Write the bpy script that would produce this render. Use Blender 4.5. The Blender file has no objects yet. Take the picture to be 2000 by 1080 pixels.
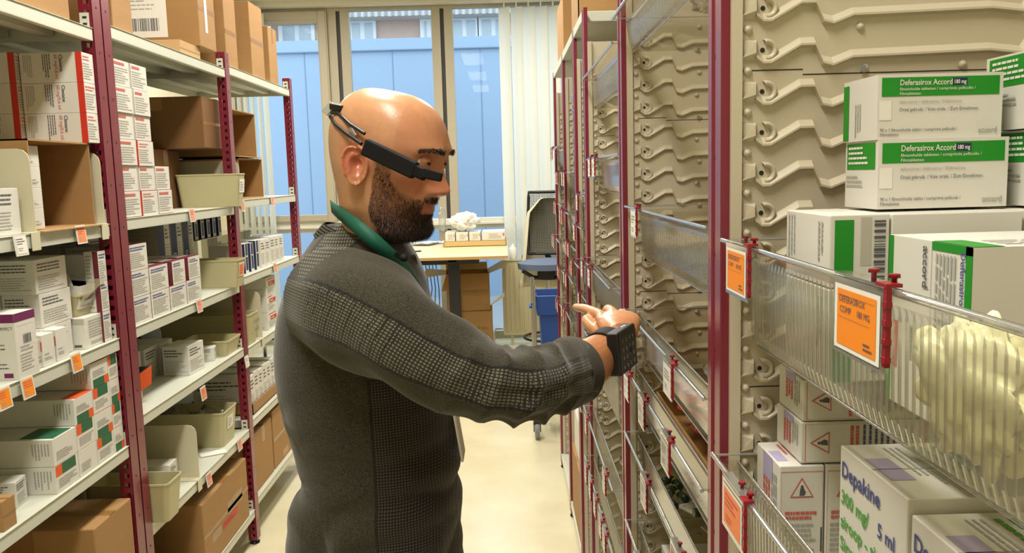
import bpy, bmesh, math, random
from mathutils import Vector, Matrix, noise
C = bpy.context.scene.collection
R = math.radians
random.seed(7)

# ------------------------------------------------------------------ camera
FPX = 1620.0
VPA = (988.0, 338.0)       # where the aisle's straight lines meet
NAD = (1364.0, 13700.0)    # where the plumb lines meet
EYE = 1.60
def cray(px, py): return Vector((px - 1000.0, -(py - 540.0), -FPX))
_d = cray(*NAD).normalized()
_f = cray(*VPA); _f = (_f - _d * _f.dot(_d)).normalized()
_u = -_d; _r = _f.cross(_u)
CR = Matrix((_r, _f, _u))
cam_data = bpy.data.cameras.new('camera'); cam = bpy.data.objects.new('camera', cam_data); C.objects.link(cam)
cam_data.sensor_width = 36.0; cam_data.lens = 36.0 * FPX / 2000.0; cam_data.clip_start = 0.02
mw = CR.to_4x4(); mw.translation = Vector((0, 0, EYE)); cam.matrix_world = mw
bpy.context.scene.camera = cam
def wray(px, py): return CR @ cray(px, py)
def on_x(px, py, X): d = wray(px, py); return Vector((0, 0, EYE)) + d * (X / d.x)
def on_y(px, py, Y): d = wray(px, py); return Vector((0, 0, EYE)) + d * (Y / d.y)
def on_z(px, py, Z): d = wray(px, py); return Vector((0, 0, EYE)) + d * ((Z - EYE) / d.z)

# ------------------------------------------------------------------ view, world, lights
sc = bpy.context.scene
sc.view_settings.view_transform = 'Standard'; sc.view_settings.look = 'None'
sc.view_settings.gamma = 1.0; sc.view_settings.use_curve_mapping = False
sc.view_settings.exposure = 0.12
sc.cycles.transparent_max_bounces = 32
sc.cycles.max_bounces = 8
sc.cycles.caustics_reflective = False; sc.cycles.caustics_refractive = False
sc.cycles.sample_clamp_indirect = 4.0
w = bpy.data.worlds.new('sky'); sc.world = w; w.use_nodes = True
w.node_tree.nodes['Background'].inputs[0].default_value = (0.88, 0.94, 1.0, 1)
w.node_tree.nodes['Background'].inputs[1].default_value = 3.2

def lamp(name, loc, sx, sy, power, colr=(1, .955, .885), rot=(0, 0, 0), parent=None):
    l = bpy.data.lights.new(name, 'AREA'); l.shape = 'RECTANGLE'; l.size = sx; l.size_y = sy; l.energy = power; l.color = colr
    o = bpy.data.objects.new(name, l); C.objects.link(o); o.location = loc; o.rotation_euler = rot
    return o
LAMPS = [(-.42, .2), (-.42, 2.2), (-.42, 4.2), (.15, 6.3), (-2.0, 6.3)]
for lx, ly in LAMPS:
    lamp('ceiling_light_glow', (lx, ly, 3.21), .28, 1.2, 40)

# ------------------------------------------------------------------ helpers
def lin(c): return c / 12.92 if c <= .04045 else ((c + .055) / 1.055) ** 2.4
def hx(s):
    s = s.lstrip('#'); return tuple(lin(int(s[i:i+2], 16) / 255) for i in (0, 2, 4)) + (1,)
MATS = {}
def mat(name, colr, rough=.5, metal=0, spec=.5, noise_amt=0, noise_scale=20, bump=0, bump_scale=80, emit=None, coat=0, sss=0, stretch=None):
    if name in MATS: return MATS[name]
    m = bpy.data.materials.new(name); m.use_nodes = True; nt = m.node_tree; b = nt.nodes['Principled BSDF']
    c = hx(colr) if isinstance(colr, str) else colr
    b.inputs['Base Color'].default_value = c; b.inputs['Roughness'].default_value = rough
    b.inputs['Metallic'].default_value = metal; b.inputs['Specular IOR Level'].default_value = spec
    if coat: b.inputs['Coat Weight'].default_value = coat; b.inputs['Coat Roughness'].default_value = .15
    if sss:
        b.inputs['Subsurface Weight'].default_value = sss; b.inputs['Subsurface Radius'].default_value = (.012, .005, .003); b.inputs['Subsurface Scale'].default_value = 1
    if noise_amt or bump:
        tc = nt.nodes.new('ShaderNodeTexCoord'); mp = nt.nodes.new('ShaderNodeMapping'); nt.links.new(tc.outputs['Object'], mp.inputs[0])
        if stretch: mp.inputs['Scale'].default_value = stretch
    if noise_amt:
        n = nt.nodes.new('ShaderNodeTexNoise'); n.inputs['Scale'].default_value = noise_scale; n.inputs['Detail'].default_value = 5
        nt.links.new(mp.outputs[0], n.inputs['Vector'])
        mx = nt.nodes.new('ShaderNodeMix'); mx.data_type = 'RGBA'
        mx.inputs[6].default_value = tuple(x * (1 - noise_amt) for x in c[:3]) + (1,)
        mx.inputs[7].default_value = tuple(min(1, x * (1 + noise_amt)) for x in c[:3]) + (1,)
        nt.links.new(n.outputs[0], mx.inputs[0]); nt.links.new(mx.outputs[2], b.inputs['Base Color'])
    if bump:
        n2 = nt.nodes.new('ShaderNodeTexNoise'); n2.inputs['Scale'].default_value = bump_scale; nt.links.new(mp.outputs[0], n2.inputs['Vector'])
        bp = nt.nodes.new('ShaderNodeBump'); bp.inputs['Strength'].default_value = bump; bp.inputs['Distance'].default_value = .002
        nt.links.new(n2.outputs[0], bp.inputs['Height']); nt.links.new(bp.outputs[0], b.inputs['Normal'])
    if emit:
        b.inputs['Emission Color'].default_value = c; b.inputs['Emission Strength'].default_value = emit
    MATS[name] = m; return m
def clear_mat(name, tint, refl=1.0, rough=.05, haze=0.0, hazecol='#ffffff'):
    """thin clear plastic sheet: see-through, tinted, with a Fresnel gloss"""
    if name in MATS: return MATS[name]
    m = bpy.data.materials.new(name); m.use_nodes = True; nt = m.node_tree; nt.nodes.clear()
    out = nt.nodes.new('ShaderNodeOutputMaterial'); tr = nt.nodes.new('ShaderNodeBsdfTransparent'); gl = nt.nodes.new('ShaderNodeBsdfGlossy')
    tr.inputs[0].default_value = hx(tint); gl.inputs['Roughness'].default_value = rough
    lw = nt.nodes.new('ShaderNodeFresnel'); lw.inputs[0].default_value = 1.5
    geo = nt.nodes.new('ShaderNodeNewGeometry')
    # same Fresnel from both sides of the sheet
    mi = nt.nodes.new('ShaderNodeMix'); mi.data_type = 'FLOAT'; mi.inputs[2].default_value = 1.5; mi.inputs[3].default_value = 1 / 1.5
    nt.links.new(geo.outputs['Backfacing'], mi.inputs[0]); nt.links.new(mi.outputs[0], lw.inputs[0])
    mu = nt.nodes.new('ShaderNodeMath'); mu.operation = 'MULTIPLY'; mu.inputs[1].default_value = refl; mu.use_clamp = True
    nt.links.new(lw.outputs[0], mu.inputs[0])
    mx = nt.nodes.new('ShaderNodeMixShader')
    last = tr
    if haze:
        df = nt.nodes.new('ShaderNodeBsdfDiffuse'); df.inputs[0].default_value = hx(hazecol)
        m0 = nt.nodes.new('ShaderNodeMixShader'); m0.inputs[0].default_value = haze
        nt.links.new(tr.outputs[0], m0.inputs[1]); nt.links.new(df.outputs[0], m0.inputs[2]); last = m0
    nt.links.new(mu.outputs[0], mx.inputs[0]); nt.links.new(last.outputs[0], mx.inputs[1]); nt.links.new(gl.outputs[0], mx.inputs[2])
    nt.links.new(mx.outputs[0], out.inputs[0]); MATS[name] = m; return m

class MB:
    def __init__(s): s.v = []; s.f = []; s.mi = []; s.mats = []; s.sm = []; s.M = Matrix.Identity(4)
    def mx(s, m):
        if isinstance(m, str): m = MATS[m]
        if m not in s.mats: s.mats.append(m)
        return s.mats.index(m)
    def add(s, pts, faces, m, smooth=False):
        b = len(s.v); s.v += [tuple(s.M @ Vector(p)) for p in pts]; k = s.mx(m)
        for f in faces: s.f.append([b + i for i in f]); s.mi.append(k); s.sm.append(smooth)
        return s
    def quad(s, a, b, c, d, m): return s.add([a, b, c, d], [(0, 1, 2, 3)], m)
    def box(s, x0, x1, y0, y1, z0, z1, m, skip=''):
        p = [(x, y, z) for z in (z0, z1) for y in (y0, y1) for x in (x0, x1)]
        F = {'b': (0, 2, 3, 1), 't': (4, 5, 7, 6), 'f': (0, 1, 5, 4), 'k': (2, 6, 7, 3), 'l': (0, 4, 6, 2), 'r': (1, 3, 7, 5)}
        return s.add(p, [F[k] for k in F if k not in skip], m)
    def prism(s, poly, h0, h1, m, axis='z', smooth=False):
        n = len(poly)
        def P(a, b, h): return {'z': (a, b, h), 'y': (a, h, b), 'x': (h, a, b)}[axis]
        p = [P(a, b, h0) for a, b in poly] + [P(a, b, h1) for a, b in poly]
        s.add(p, [tuple(range(n))[::-1], tuple(range(n, 2 * n))], m)
        return s.add(p, [(i, (i + 1) % n, n + (i + 1) % n, n + i) for i in range(n)], m, smooth)
    def tube(s, pts, r, m, n=8, cap=True, smooth=True, closed=False):
        pts = [Vector(p) for p in pts]; k = len(pts); rs = r if isinstance(r, (list, tuple)) else [r] * k
        ring = []; nv = None
        for i, p in enumerate(pts):
            if closed: t = pts[(i + 1) % k] - pts[i - 1]
            else: t = pts[min(i + 1, k - 1)] - pts[max(i - 1, 0)]
            t.normalize()
            if nv is None: nv = t.orthogonal().normalized()
            else: nv = (nv - t * nv.dot(t)).normalized()
            bn = t.cross(nv)
            for j in range(n):
                a = 2 * math.pi * j / n; ring.append(p + (nv * math.cos(a) + bn * math.sin(a)) * rs[i])
        F = []
        for i in range(k if closed else k - 1):
            i2 = (i + 1) % k
            for j in range(n): F.append((i * n + j, i * n + (j + 1) % n, i2 * n + (j + 1) % n, i2 * n + j))
        s.add(ring, F, m, smooth)
        if cap and not closed: s.add(ring, [tuple(range(n))[::-1], tuple(range((k - 1) * n, k * n))], m)
        return s
    def grid(s, rows, m, wrap=False, smooth=True, caps=False):
        nr = len(rows); nc = len(rows[0]); pts = [p for r_ in rows for p in r_]; F = []
        for i in range(nr - 1):
            for j in range(nc if wrap else nc - 1):
                F.append((i * nc + j, i * nc + (j + 1) % nc, (i + 1) * nc + (j + 1) % nc, (i + 1) * nc + j))
        s.add(pts, F, m, smooth)
        if caps: s.add(pts, [tuple(range(nc))[::-1], tuple(range((nr - 1) * nc, nr * nc))], m)
        return s
    def mesh(s, name='mesh'):
        me = bpy.data.meshes.new(name); me.from_pydata(s.v, [], s.f)
        for m in s.mats: me.materials.append(m)
        me.polygons.foreach_set('material_index', s.mi); me.polygons.foreach_set('use_smooth', s.sm); me.update(); return me
    def build(s, name, parent=None, loc=None, rz=0, bevel=0, solid=0, seg=2):
        return link(name, s.mesh(name), parent, loc, rz, bevel, solid, seg)
def link(name, me, parent=None, loc=None, rz=0, bevel=0, solid=0, seg=2):
    o = bpy.data.objects.new(name, me); C.objects.link(o)
    if parent: o.parent = parent
    if loc is not None: o.location = loc
    if rz: o.rotation_euler.z = rz
    if solid:
        q = o.modifiers.new('s', 'SOLIDIFY'); q.thickness = solid; q.offset = 0
    if bevel:
        q = o.modifiers.new('b', 'BEVEL'); q.width = bevel; q.segments = seg; q.limit_method = 'ANGLE'; q.angle_limit = R(50); q.harden_normals = False
    return o
def tag(o, label=None, cat=None, group=None, kind=None):
    if label: o['label'] = label
    if cat: o['category'] = cat
    if group: o['group'] = group
    if kind: o['kind'] = kind
    return o
def empty(name, loc=(0, 0, 0), rz=0):
    o = bpy.data.objects.new(name, None); C.objects.link(o); o.location = loc; o.rotation_euler.z = rz; o.empty_display_size = .05; return o
def struct(name, mb, **k): return tag(mb.build(name, **k), kind='structure')
def copy_tree(o, parent=None):
    c = o.copy(); C.objects.link(c); c.parent = parent
    for ch in list(o.children): copy_tree(ch, c)
    return c

_tc = {}
def text_geo(st, bold=False):
    if (st, bold) in _tc: return _tc[(st, bold)]
    cu = bpy.data.curves.new('t', 'FONT'); cu.body = st; cu.size = 1.0; cu.resolution_u = 2
    if bold: cu.offset = .018
    ob = bpy.data.objects.new('t', cu); dg = bpy.context.evaluated_depsgraph_get(); C.objects.link(ob); dg.update()
    me = bpy.data.meshes.new_from_object(ob.evaluated_get(bpy.context.evaluated_depsgraph_get()))
    vs = [tuple(v.co) for v in me.vertices]; fs = [tuple(p.vertices) for p in me.polygons]
    bpy.data.objects.remove(ob); bpy.data.curves.remove(cu); bpy.data.meshes.remove(me)
    wd = max([v[0] for v in vs] or [0]); _tc[(st, bold)] = (vs, fs, wd); return _tc[(st, bold)]

class Face:
    """a flat face of a thing, to print on: origin, u and v axes (metres), outward normal"""
    def __init__(s, mb, o, u, v, w_, h_): s.mb = mb; s.o = Vector(o); s.u = Vector(u); s.v = Vector(v); s.n = s.u.cross(s.v); s.w = w_; s.h = h_; s.k = 0
    def P(s, a, b, e=.0004): return s.o + s.u * a + s.v * b + s.n * e
    def rect(s, a0, b0, a1, b1, m, e=.0004, frac=True):
        if frac: a0 *= s.w; a1 *= s.w; b0 *= s.h; b1 *= s.h
        s.mb.quad(s.P(a0, b0, e), s.P(a1, b0, e), s.P(a1, b1, e), s.P(a0, b1, e), m); return s
    def lines(s, a0, b0, a1, b1, n, m, e=.0007, vert=False, seed=1, thick=.45):
        rr = random.Random(seed)
        a0 *= s.w; a1 *= s.w; b0 *= s.h; b1 *= s.h
        for i in range(n):
            if not vert:
                y = b1 - (b1 - b0) * (i + .5) / n; t = (b1 - b0) / n * thick / 2; x = a0; end = a0 + (a1 - a0) * (rr.uniform(.55, 1))
                while x < end:
                    l = rr.uniform(.05, .16) * (a1 - a0); x2 = min(x + l, end)
                    s.rect(x, y - t, x2, y + t, m, e, False); x = x2 + .018 * (a1 - a0)
            else:
                x = a0 + (a1 - a0) * (i + .5) / n; t = (a1 - a0) / n * thick / 2; y = b1; end = b1 - (b1 - b0) * (rr.uniform(.55, 1))
                while y > end:
                    l = rr.uniform(.05, .16) * (b1 - b0); y2 = max(y - l, end)
                    s.rect(x - t, y2, x + t, y, m, e, False); y = y2 - .018 * (b1 - b0)
        return s
    def bars(s, a0, b0, a1, b1, n, m, vert=False, seed=3, e=.0009):
        rr = random.Random(seed); ws = [rr.choice((1, 1, 2, 3)) for _ in range(2 * n)]; T = sum(ws); x = 0
        for i, q in enumerate(ws):
            if i % 2 == 0:
                if not vert: s.rect(a0 + (a1 - a0) * x / T, b0, a0 + (a1 - a0) * (x + q) / T, b1, m, e)
                else: s.rect(a0, b0 + (b1 - b0) * x / T, a1, b0 + (b1 - b0) * (x + q) / T, m, e)
            x += q
        return s
    def text(s, st, a, b, h, m, e=.0009, rot=0, maxw=None, bold=False, align='l'):
        vs, fs, wd = text_geo(st, bold); k = h / .7
        kx = k
        if maxw and wd * k > maxw: kx = maxw / wd
        ox = 0 if align == 'l' else (-wd * kx / 2 if align == 'c' else -wd * kx)
        c_, s_ = math.cos(rot), math.sin(rot); a *= s.w; b *= s.h
        pts = []
        for x, y, z in vs:
            x = x * kx + ox; y = y * k; pts.append(s.P(a + x * c_ - y * s_, b + x * s_ + y * c_, e))
        s.mb.add(pts, fs, m); return s
def bface(mb, which, sx, sy, sz):
    """faces of a box centred in x and y, standing on z=0"""
    if which == 'F': return Face(mb, (-sx/2, -sy/2, 0), (1, 0, 0), (0, 0, 1), sx, sz)
    if which == 'R': return Face(mb, (sx/2, -sy/2, 0), (0, 1, 0), (0, 0, 1), sy, sz)
    if which == 'L': return Face(mb, (-sx/2, sy/2, 0), (0, -1, 0), (0, 0, 1), sy, sz)
    if which == 'B': return Face(mb, (sx/2, sy/2, 0), (-1, 0, 0), (0, 0, 1), sx, sz)
    if which == 'T': return Face(mb, (-sx/2, -sy/2, sz), (1, 0, 0), (0, 1, 0), sx, sy)
# ------------------------------------------------------------------ materials
mat('red_paint', '#74122a', .34, spec=.6, coat=.3)
mat('shelf_paint', '#c9cbbb', .42)
mat('cream_plastic', '#cdc8ac', .4)
mat('tub_plastic', '#b9b288', .42)
mat('panel_plastic', '#c2b8a0', .38, noise_amt=.04, noise_scale=4)
mat('board', '#a17b4b', .75, noise_amt=.10, noise_scale=9, bump=.1, bump_scale=120, stretch=(1, 1, 4))
mat('board_dark', '#76522c', .8, noise_amt=.1, noise_scale=9)
mat('board_light', '#b89566', .75, noise_amt=.08, noise_scale=9)
mat('board_tape', '#946b3a', .25, spec=.6)
mat('white_card', '#d8d6cc', .45, noise_amt=.02, noise_scale=6)
mat('grey_card', '#b9b5a6', .5, noise_amt=.03, noise_scale=6)
mat('ink_grey', '#a5a49c', .6); mat('ink_black', '#55555a', .6); mat('ink_blue', '#4a4f8c', .6); mat('ink_red', '#c8625a', .6)
mat('ink_lilac', '#aba2c4', .6)
mat('print_orange', '#e2571c', .5); mat('print_green', '#1d5f3c', .5); mat('print_red', '#c9301c', .5); mat('print_maroon', '#6b2330', .5)
mat('print_bright_green', '#128a1c', .42); mat('print_lightgreen', '#4ea33a', .45); mat('print_navy', '#17264f', .5); mat('print_blue', '#3b6fb8', .5); mat('print_purple', '#6d1d55', .5)
mat('paper', '#e6e4da', .6); mat('paper_pink', '#e79a80', .6); mat('paper_orange', '#f08a10', .55); mat('paper_salmon', '#ee8a52', .6)
mat('clip_red', '#8e1624', .35)
mat('black_plastic', '#0d0d0e', .45); mat('black_rubber', '#151515', .7); mat('black_metal', '#1c1e22', .4)
mat('chrome', '#c8c8c8', .2, metal=1); mat('grey_plastic', '#7c7f84', .5)
mat('slot_dark', '#1c1a18', .8)
clear_mat('clear_plastic', '#f1f0e8', .55, .06)
clear_mat('clear_rib', '#e9e8de', 2.0, .14, .10)
clear_mat('clear_edge', '#d5d6cc', 2.5, .12, .16)
clear_mat('window_glass', '#eef6fb', .05, .01)
clear_mat('film', '#f2f2ec', 2.2, .12, .08)

# ------------------------------------------------------------------ the room
WY = 8.0; CZ = 3.3
m_floor = mat('vinyl_floor', '#d9c793', .22, spec=.5)
nt = m_floor.node_tree; b = nt.nodes['Principled BSDF']
tc = nt.nodes.new('ShaderNodeTexCoord')
n1 = nt.nodes.new('ShaderNodeTexNoise'); n1.inputs['Scale'].default_value = 3.2; n1.inputs['Detail'].default_value = 8
mp = nt.nodes.new('ShaderNodeMapping'); mp.inputs['Scale'].default_value = (9, 2.2, 1); nt.links.new(tc.outputs['Object'], mp.inputs[0])
n2 = nt.nodes.new('ShaderNodeTexNoise'); n2.inputs['Scale'].default_value = 1.6; n2.inputs['Detail'].default_value = 6; n2.inputs['Roughness'].default_value = .7
nt.links.new(tc.outputs['Object'], n1.inputs['Vector']); nt.links.new(mp.outputs[0], n2.inputs['Vector'])
cr = nt.nodes.new('ShaderNodeValToRGB'); e = cr.color_ramp.elements; e[0].position = .3; e[0].color = hx('#d2c8a4'); e[1].position = .7; e[1].color = hx('#e0d8b8')
nt.links.new(n1.outputs[0], cr.inputs[0])
c2 = nt.nodes.new('ShaderNodeValToRGB'); e = c2.color_ramp.elements; e[0].position = .66; e[0].color = (0, 0, 0, 1); e[1].position = .74; e[1].color = (.6, .6, .6, 1)
nt.links.new(n2.outputs[0], c2.inputs[0])
mx = nt.nodes.new('ShaderNodeMix'); mx.data_type = 'RGBA'; mx.inputs[7].default_value = hx('#b0a484')
nt.links.new(c2.outputs[0], mx.inputs[0]); nt.links.new(cr.outputs[0], mx.inputs[6]); nt.links.new(mx.outputs[2], b.inputs['Base Color'])
mat('wall_paint', '#d6d0b4', .8); mat('ceiling_paint', '#e4e0d0', .9); mat('alu_frame', '#a8a08c', .5); mat('alu_white', '#d2cfc2', .5); mat('gasket', '#38383a', .6)
struct('floor', MB().box(-2.9, 2.1, -1.6, WY, -.1, 0, 'vinyl_floor'))
struct('ceiling', MB().box(-2.9, 2.1, -1.6, WY + .2, CZ, CZ + .1, 'ceiling_paint'))
struct('wall_left', MB().box(-3.0, -2.9, -1.6, WY + .2, -.1, CZ + .1, 'wall_paint'))
struct('wall_right', MB().box(2.1, 2.2, -1.6, WY + .2, -.1, CZ + .1, 'wall_paint'))
struct('wall_back', MB().box(-3.0, 2.2, -1.7, -1.6, -.1, CZ + .1, 'wall_paint'))
# window wall: header above, piers at both ends, glazed between
WX0 = -2.62; WX1 = 1.0; HZ = 3.21
mb = MB(); mb.box(-3.0, 2.2, WY, WY + .2, HZ, CZ + .05, 'wall_paint'); mb.box(-3.0, WX0, WY, WY + .2, -.1, HZ, 'wall_paint'); mb.box(WX1, 2.2, WY, WY + .2, -.1, HZ, 'wall_paint')
struct('wall_far', mb)
struct('trim_1', MB().box(-2.9, 2.1, WY - .10, WY, 3.19, 3.24, 'alu_white').box(-2.9, 2.1, WY - .12, WY, 3.24, 3.255, 'alu_white'))
def wx(px, py=200): return on_y(px, py, WY).x
mull = [(WX0 - .05, WX0 + .02), (wx(664), wx(671)), (wx(864), wx(873)), (WX1 - .02, WX1 + .05)]
TR = on_y(760, 436, WY).z
fr = MB()
for a, c in mull[1:3]:
    m_ = (a + c) / 2
    fr.box(m_ - .10, m_ - .018, WY + .01, WY + .09, .06, HZ, 'alu_frame'); fr.box(m_ + .018, m_ + .10, WY + .01, WY + .09, .06, HZ, 'alu_frame')
    fr.box(m_ - .018, m_ + .018, WY + .03, WY + .09, .06, HZ, 'gasket')
fr.box(WX0, WX0 + .08, WY + .01, WY + .09, .06, HZ, 'alu_frame'); fr.box(WX1 - .08, WX1, WY + .01, WY + .09, .06, HZ, 'alu_frame')
fr.box(WX0, WX1, WY + .012, WY + .088, HZ - .05, HZ, 'alu_frame'); fr.box(WX0, WX1, WY + .012, WY + .088, 0, .08, 'alu_frame')
fr.box(WX0, WX1, WY + .002, WY + .092, TR - .07, TR + .03, 'alu_white')
# opening sash in the left light
a0 = mull[0][1] + .08; a1 = (mull[1][0] + mull[1][1]) / 2 - .10
for x0, x1, z0, z1 in ((a0, a0 + .09, TR + .03, HZ - .05), (a1 - .09, a1, TR + .03, HZ - .05), (a0 + .09, a1 - .09, HZ - .16, HZ - .05), (a0 + .09, a1 - .09, TR + .03, TR + .10)):
    fr.box(x0, x1, WY - .02, WY + .07, z0, z1, 'alu_frame')
    fr.box(x0 + .02, x1 - .02, WY - .026, WY - .02, z0 + .012, z0 + .03, 'alu_frame') if x1 - x0 > .3 else fr.box(x0 + .012, x1 - .012, WY - .026, WY - .02, z0, z1, 'alu_frame')
win = empty('window_1', ((WX0 + WX1) / 2, WY, 0)); tag(win, kind='structure')
def rel(o): o.parent = win; o.location = (-(WX0 + WX1) / 2, -WY, 0); return o
rel(fr.build('window_frame', bevel=.004))
xs = [WX0 + .06] + [(a + c) / 2 for a, c in mull[1:3]] + [WX1 - .06]
for i in range(3):
    for z0, z1 in ((.06, TR - .05), (TR, HZ - .03)):
        rel(MB().box(xs[i] + .03, xs[i + 1] - .03, WY + .045, WY + .051, z0, z1, 'window_glass').build('window_pane'))
struct('trim_2', MB().box(WX0, WX1, WY - .06, WY - .0, TR - .03, TR - .005, 'alu_white'), bevel=.004)
# ceiling lights
mat('diffuser', '#fff3dc', .6, emit=6.0)
for i, (lx, ly) in enumerate(LAMPS):
    t = empty('ceiling_light', (lx, ly, CZ))
    tag(t, ['recessed white ceiling light above the near end of the aisle', 'ceiling light above the man in the aisle', 'ceiling light over the aisle by the far shelf uprights', 'ceiling light above the desk and cardboard box', 'ceiling light above the window bay left of the desk'][i], 'ceiling light', 'ceiling lights')
    MB().box(-.17, .17, -.63, .63, -.06, 0, 'alu_white').build('lamp_housing', t); MB().box(-.15, .15, -.61, .61, -.065, -.06, 'diffuser').build('diffuser', t)

# ------------------------------------------------------------------ outside
mat('blue_panel', '#8699ad', .5, noise_amt=.05, noise_scale=1.2); mat('blue_seam', '#6a7f96', .6); mat('brick', '#c4a898', .9, noise_amt=.1, noise_scale=12)
mat('roof_metal', '#c0beb8', .5); mat('roof_dark', '#8d8b88', .6); mat('render_white', '#dfe2e2', .8); mat('pavement', '#8c8f92', .9, noise_amt=.1); mat('dim_glass', '#a8b4ba', .15)
struct('trim_3', MB().box(-14, 14, WY + .2, 30, -.25, -.15, 'pavement'))
FY = 12.0; FZ = on_y(760, 76, FY).z
mb = MB(); mb.box(-9, 9, FY, FY + .12, -.15, FZ - .16, 'blue_panel'); mb.box(-9, 9, FY - .05, FY + .2, FZ - .16, FZ, 'blue_panel')
x = -9
while x < 9:
    mb.box(x, x + .012, FY - .004, FY, -.15, FZ - .16, 'blue_seam'); x += .62
mb.box(-9, 9, FY - .052, FY - .05, FZ - .165, FZ - .15, 'blue_seam')
tag(mb.build('screen_wall'), 'blue panelled wall outside the window with a capped top', 'outdoor wall')
BY = 17.0
def bz(py): return on_y(800, py, BY).z
bd = empty('neighbouring_building', (0, BY, 0)); tag(bd, 'brick building with a corrugated roof edge beyond the blue wall', 'building')
mb = MB(); mb.box(-12, 12, 0, 3, 0, bz(28), 'brick'); mb.build('brick_wall', bd)
mb = MB(); mb.box(-12, 12, -.5, 0, bz(40), bz(22), 'roof_metal')
x = -12
while x < 12: mb.box(x, x + .05, -.53, -.5, bz(40), bz(22), 'roof_dark'); x += .13
mb.build('corrugated_eave', bd)
def bxx(px, py=55): return on_y(px, py, BY).x
for i, (a, c) in enumerate(((548, 612), (683, 732), (824, 850), (880, 932), (936, 990))):
    x0, x1 = bxx(a), bxx(c); z0, z1 = bz(110), bz(44)
    f = MB().box(x0 - .03, x1 + .03, -.08, 0, z0, z1 + .1, 'render_white').build('window_frame', bd)
    n = 2; q = (x1 - x0) / n
    for k in range(n):
        MB().box(x0 + k * q + .06, x0 + (k + 1) * q - .04, -.1, -.08, z0, z1, 'dim_glass').build('pane', f)
sh = MB().box(bxx(500), bxx(545), -2.5, -.6, 0, bz(52), 'render_white').box(bxx(495), bxx(548), -2.6, -.55, bz(52), bz(46), 'render_white')
sh.build('white_annexe', bd)
# ------------------------------------------------------------------ left racks
FX = -1.147; BX = FX - .50
def post_mb(y0, x0, sgn, zt, wy=.05, dx=.038, m='red_paint', z0=.02):
    """slotted upright: face plate at x0, two slotted flanges running back (sgn -1 = towards -x)"""
    mb = MB(); t = .002; a, c = sorted((x0, x0 + sgn * t)); mb.box(a, c, y0, y0 + wy, z0, zt, m)
    xa = x0 + sgn * .009; xb = x0 + sgn * .023; xe = x0 + sgn * dx
    for yy in (y0, y0 + wy - .0015):
        for p, q in ((x0, xa), (xb, xe)):
            l, r = sorted((p, q)); mb.box(l, r, yy, yy + .0015, z0, zt, m)
        l, r = sorted((xa, xb)); z = z0
        while z < zt - .03:
            mb.box(l, r, yy, yy + .0015, z, z + .017, m); z += .030
        mb.box(l, r, yy, yy + .0015, z, zt, m)
    z = .1
    while z < zt:                                     # small screw holes down the face
        xx = x0 - sgn * .0006
        mb.add([(xx, y0 + wy * .5 + .003 * math.cos(k * 1.047), z + .004 * math.sin(k * 1.047)) for k in range(6)], [(0, 1, 2, 3, 4, 5)], 'slot_dark'); z += .125
    return mb
def foot_mb(x, y):
    mb = MB(); mb.tube([(x, y, .0), (x, y, .008), (x, y, .012), (x, y, .03)], [.022, .022, .01, .008], 'black_plastic', 12); return mb
def shelf(parent, z, y0, y1, xf=FX, xb=BX, under=True):
    mb = MB(); s = 1 if xf > xb else -1; h = .034
    l, r = sorted((xf, xb)); mb.box(l, r, y0, y1, z - .0015, z, 'shelf_paint')
    fx = xf - s * .003
    l2, r2 = sorted((fx, fx - s * .0015)); mb.box(l2, r2, y0, y1, z - h, z - .0015, 'shelf_paint')
    l2, r2 = sorted((fx, fx - s * .018)); mb.box(l2, r2, y0, y1, z - h - .0015, z - h, 'shelf_paint')
    bx_ = xb + s * .003
    l2, r2 = sorted((bx_, bx_ + s * .0015)); mb.box(l2, r2, y0, y1, z - h, z - .0015, 'shelf_paint')
    for yy in (y0, y1 - .0015): mb.box(min(xf, xb) + .003, max(xf, xb) - .003, yy, yy + .0015, z - h, z - .0015, 'shelf_paint')
    for k in (.25, .5, .75):                          # stiffening hats under the tray
        xc = xb + (xf - xb) * k; mb.box(xc - .018, xc + .018, y0 + .01, y1 - .01, z - .022, z - .0015, 'shelf_paint')
    o = mb.build('shelf', parent, bevel=.0012)
    hp = MB(); px_ = xf - s * .004
    l2, r2 = sorted((px_ - s * .004, px_ - s * .03)); hp.box(l2, r2, y1 - .0035, y1 - .0015, z - .002, z + .042, 'shelf_paint')
    for dz in (.008, .026):
        hp.box(l2 + .008, r2 - .006, y1 - .0042, y1 - .0034, z + dz, z + dz + .006, 'slot_dark')
    hp.build('hook_plate', o)
    return o
def rack_left(name, label, posts, bays):
    t = empty(name, (0, 0, 0)); tag(t, label, 'shelving rack', 'red and grey shelving racks on the left')
    for y0, zt in posts:
        post_mb(y0, FX, -1, zt).build('upright', t, bevel=.0008); post_mb(y0, BX - .0, 1, zt).build('upright', t)
        for x in (FX - .02, BX + .02): foot_mb(x, y0 + .025).build('levelling_foot', t)
        for z in (.10,): MB().box(BX + .03, FX - .04, y0 + .02, y0 + .03, z, z + .02, 'red_paint').build('cross_brace', t)
    for y0, y1, zs, back in bays:
        for z in zs: shelf(t, z, y0, y1)
        if back: MB().box(BX - .006, BX - .004, y0, y1, .1, 1.99, 'shelf_paint').build('back_panel', t)
        else:
            for z0, z1 in ((.1, 1.15), (1.56, 1.99)): MB().box(BX - .006, BX - .004, y0, y1, z0, z1, 'shelf_paint').build('back_panel', t)
    return t
LA = rack_left('shelving_rack', 'nearer grey steel shelving rack with red uprights at the left edge', [(1.33, 2.30), (2.407, 2.30)], [(1.385, 2.405, (.18, .828, 1.155, 1.49, 2.04), True)])
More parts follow.
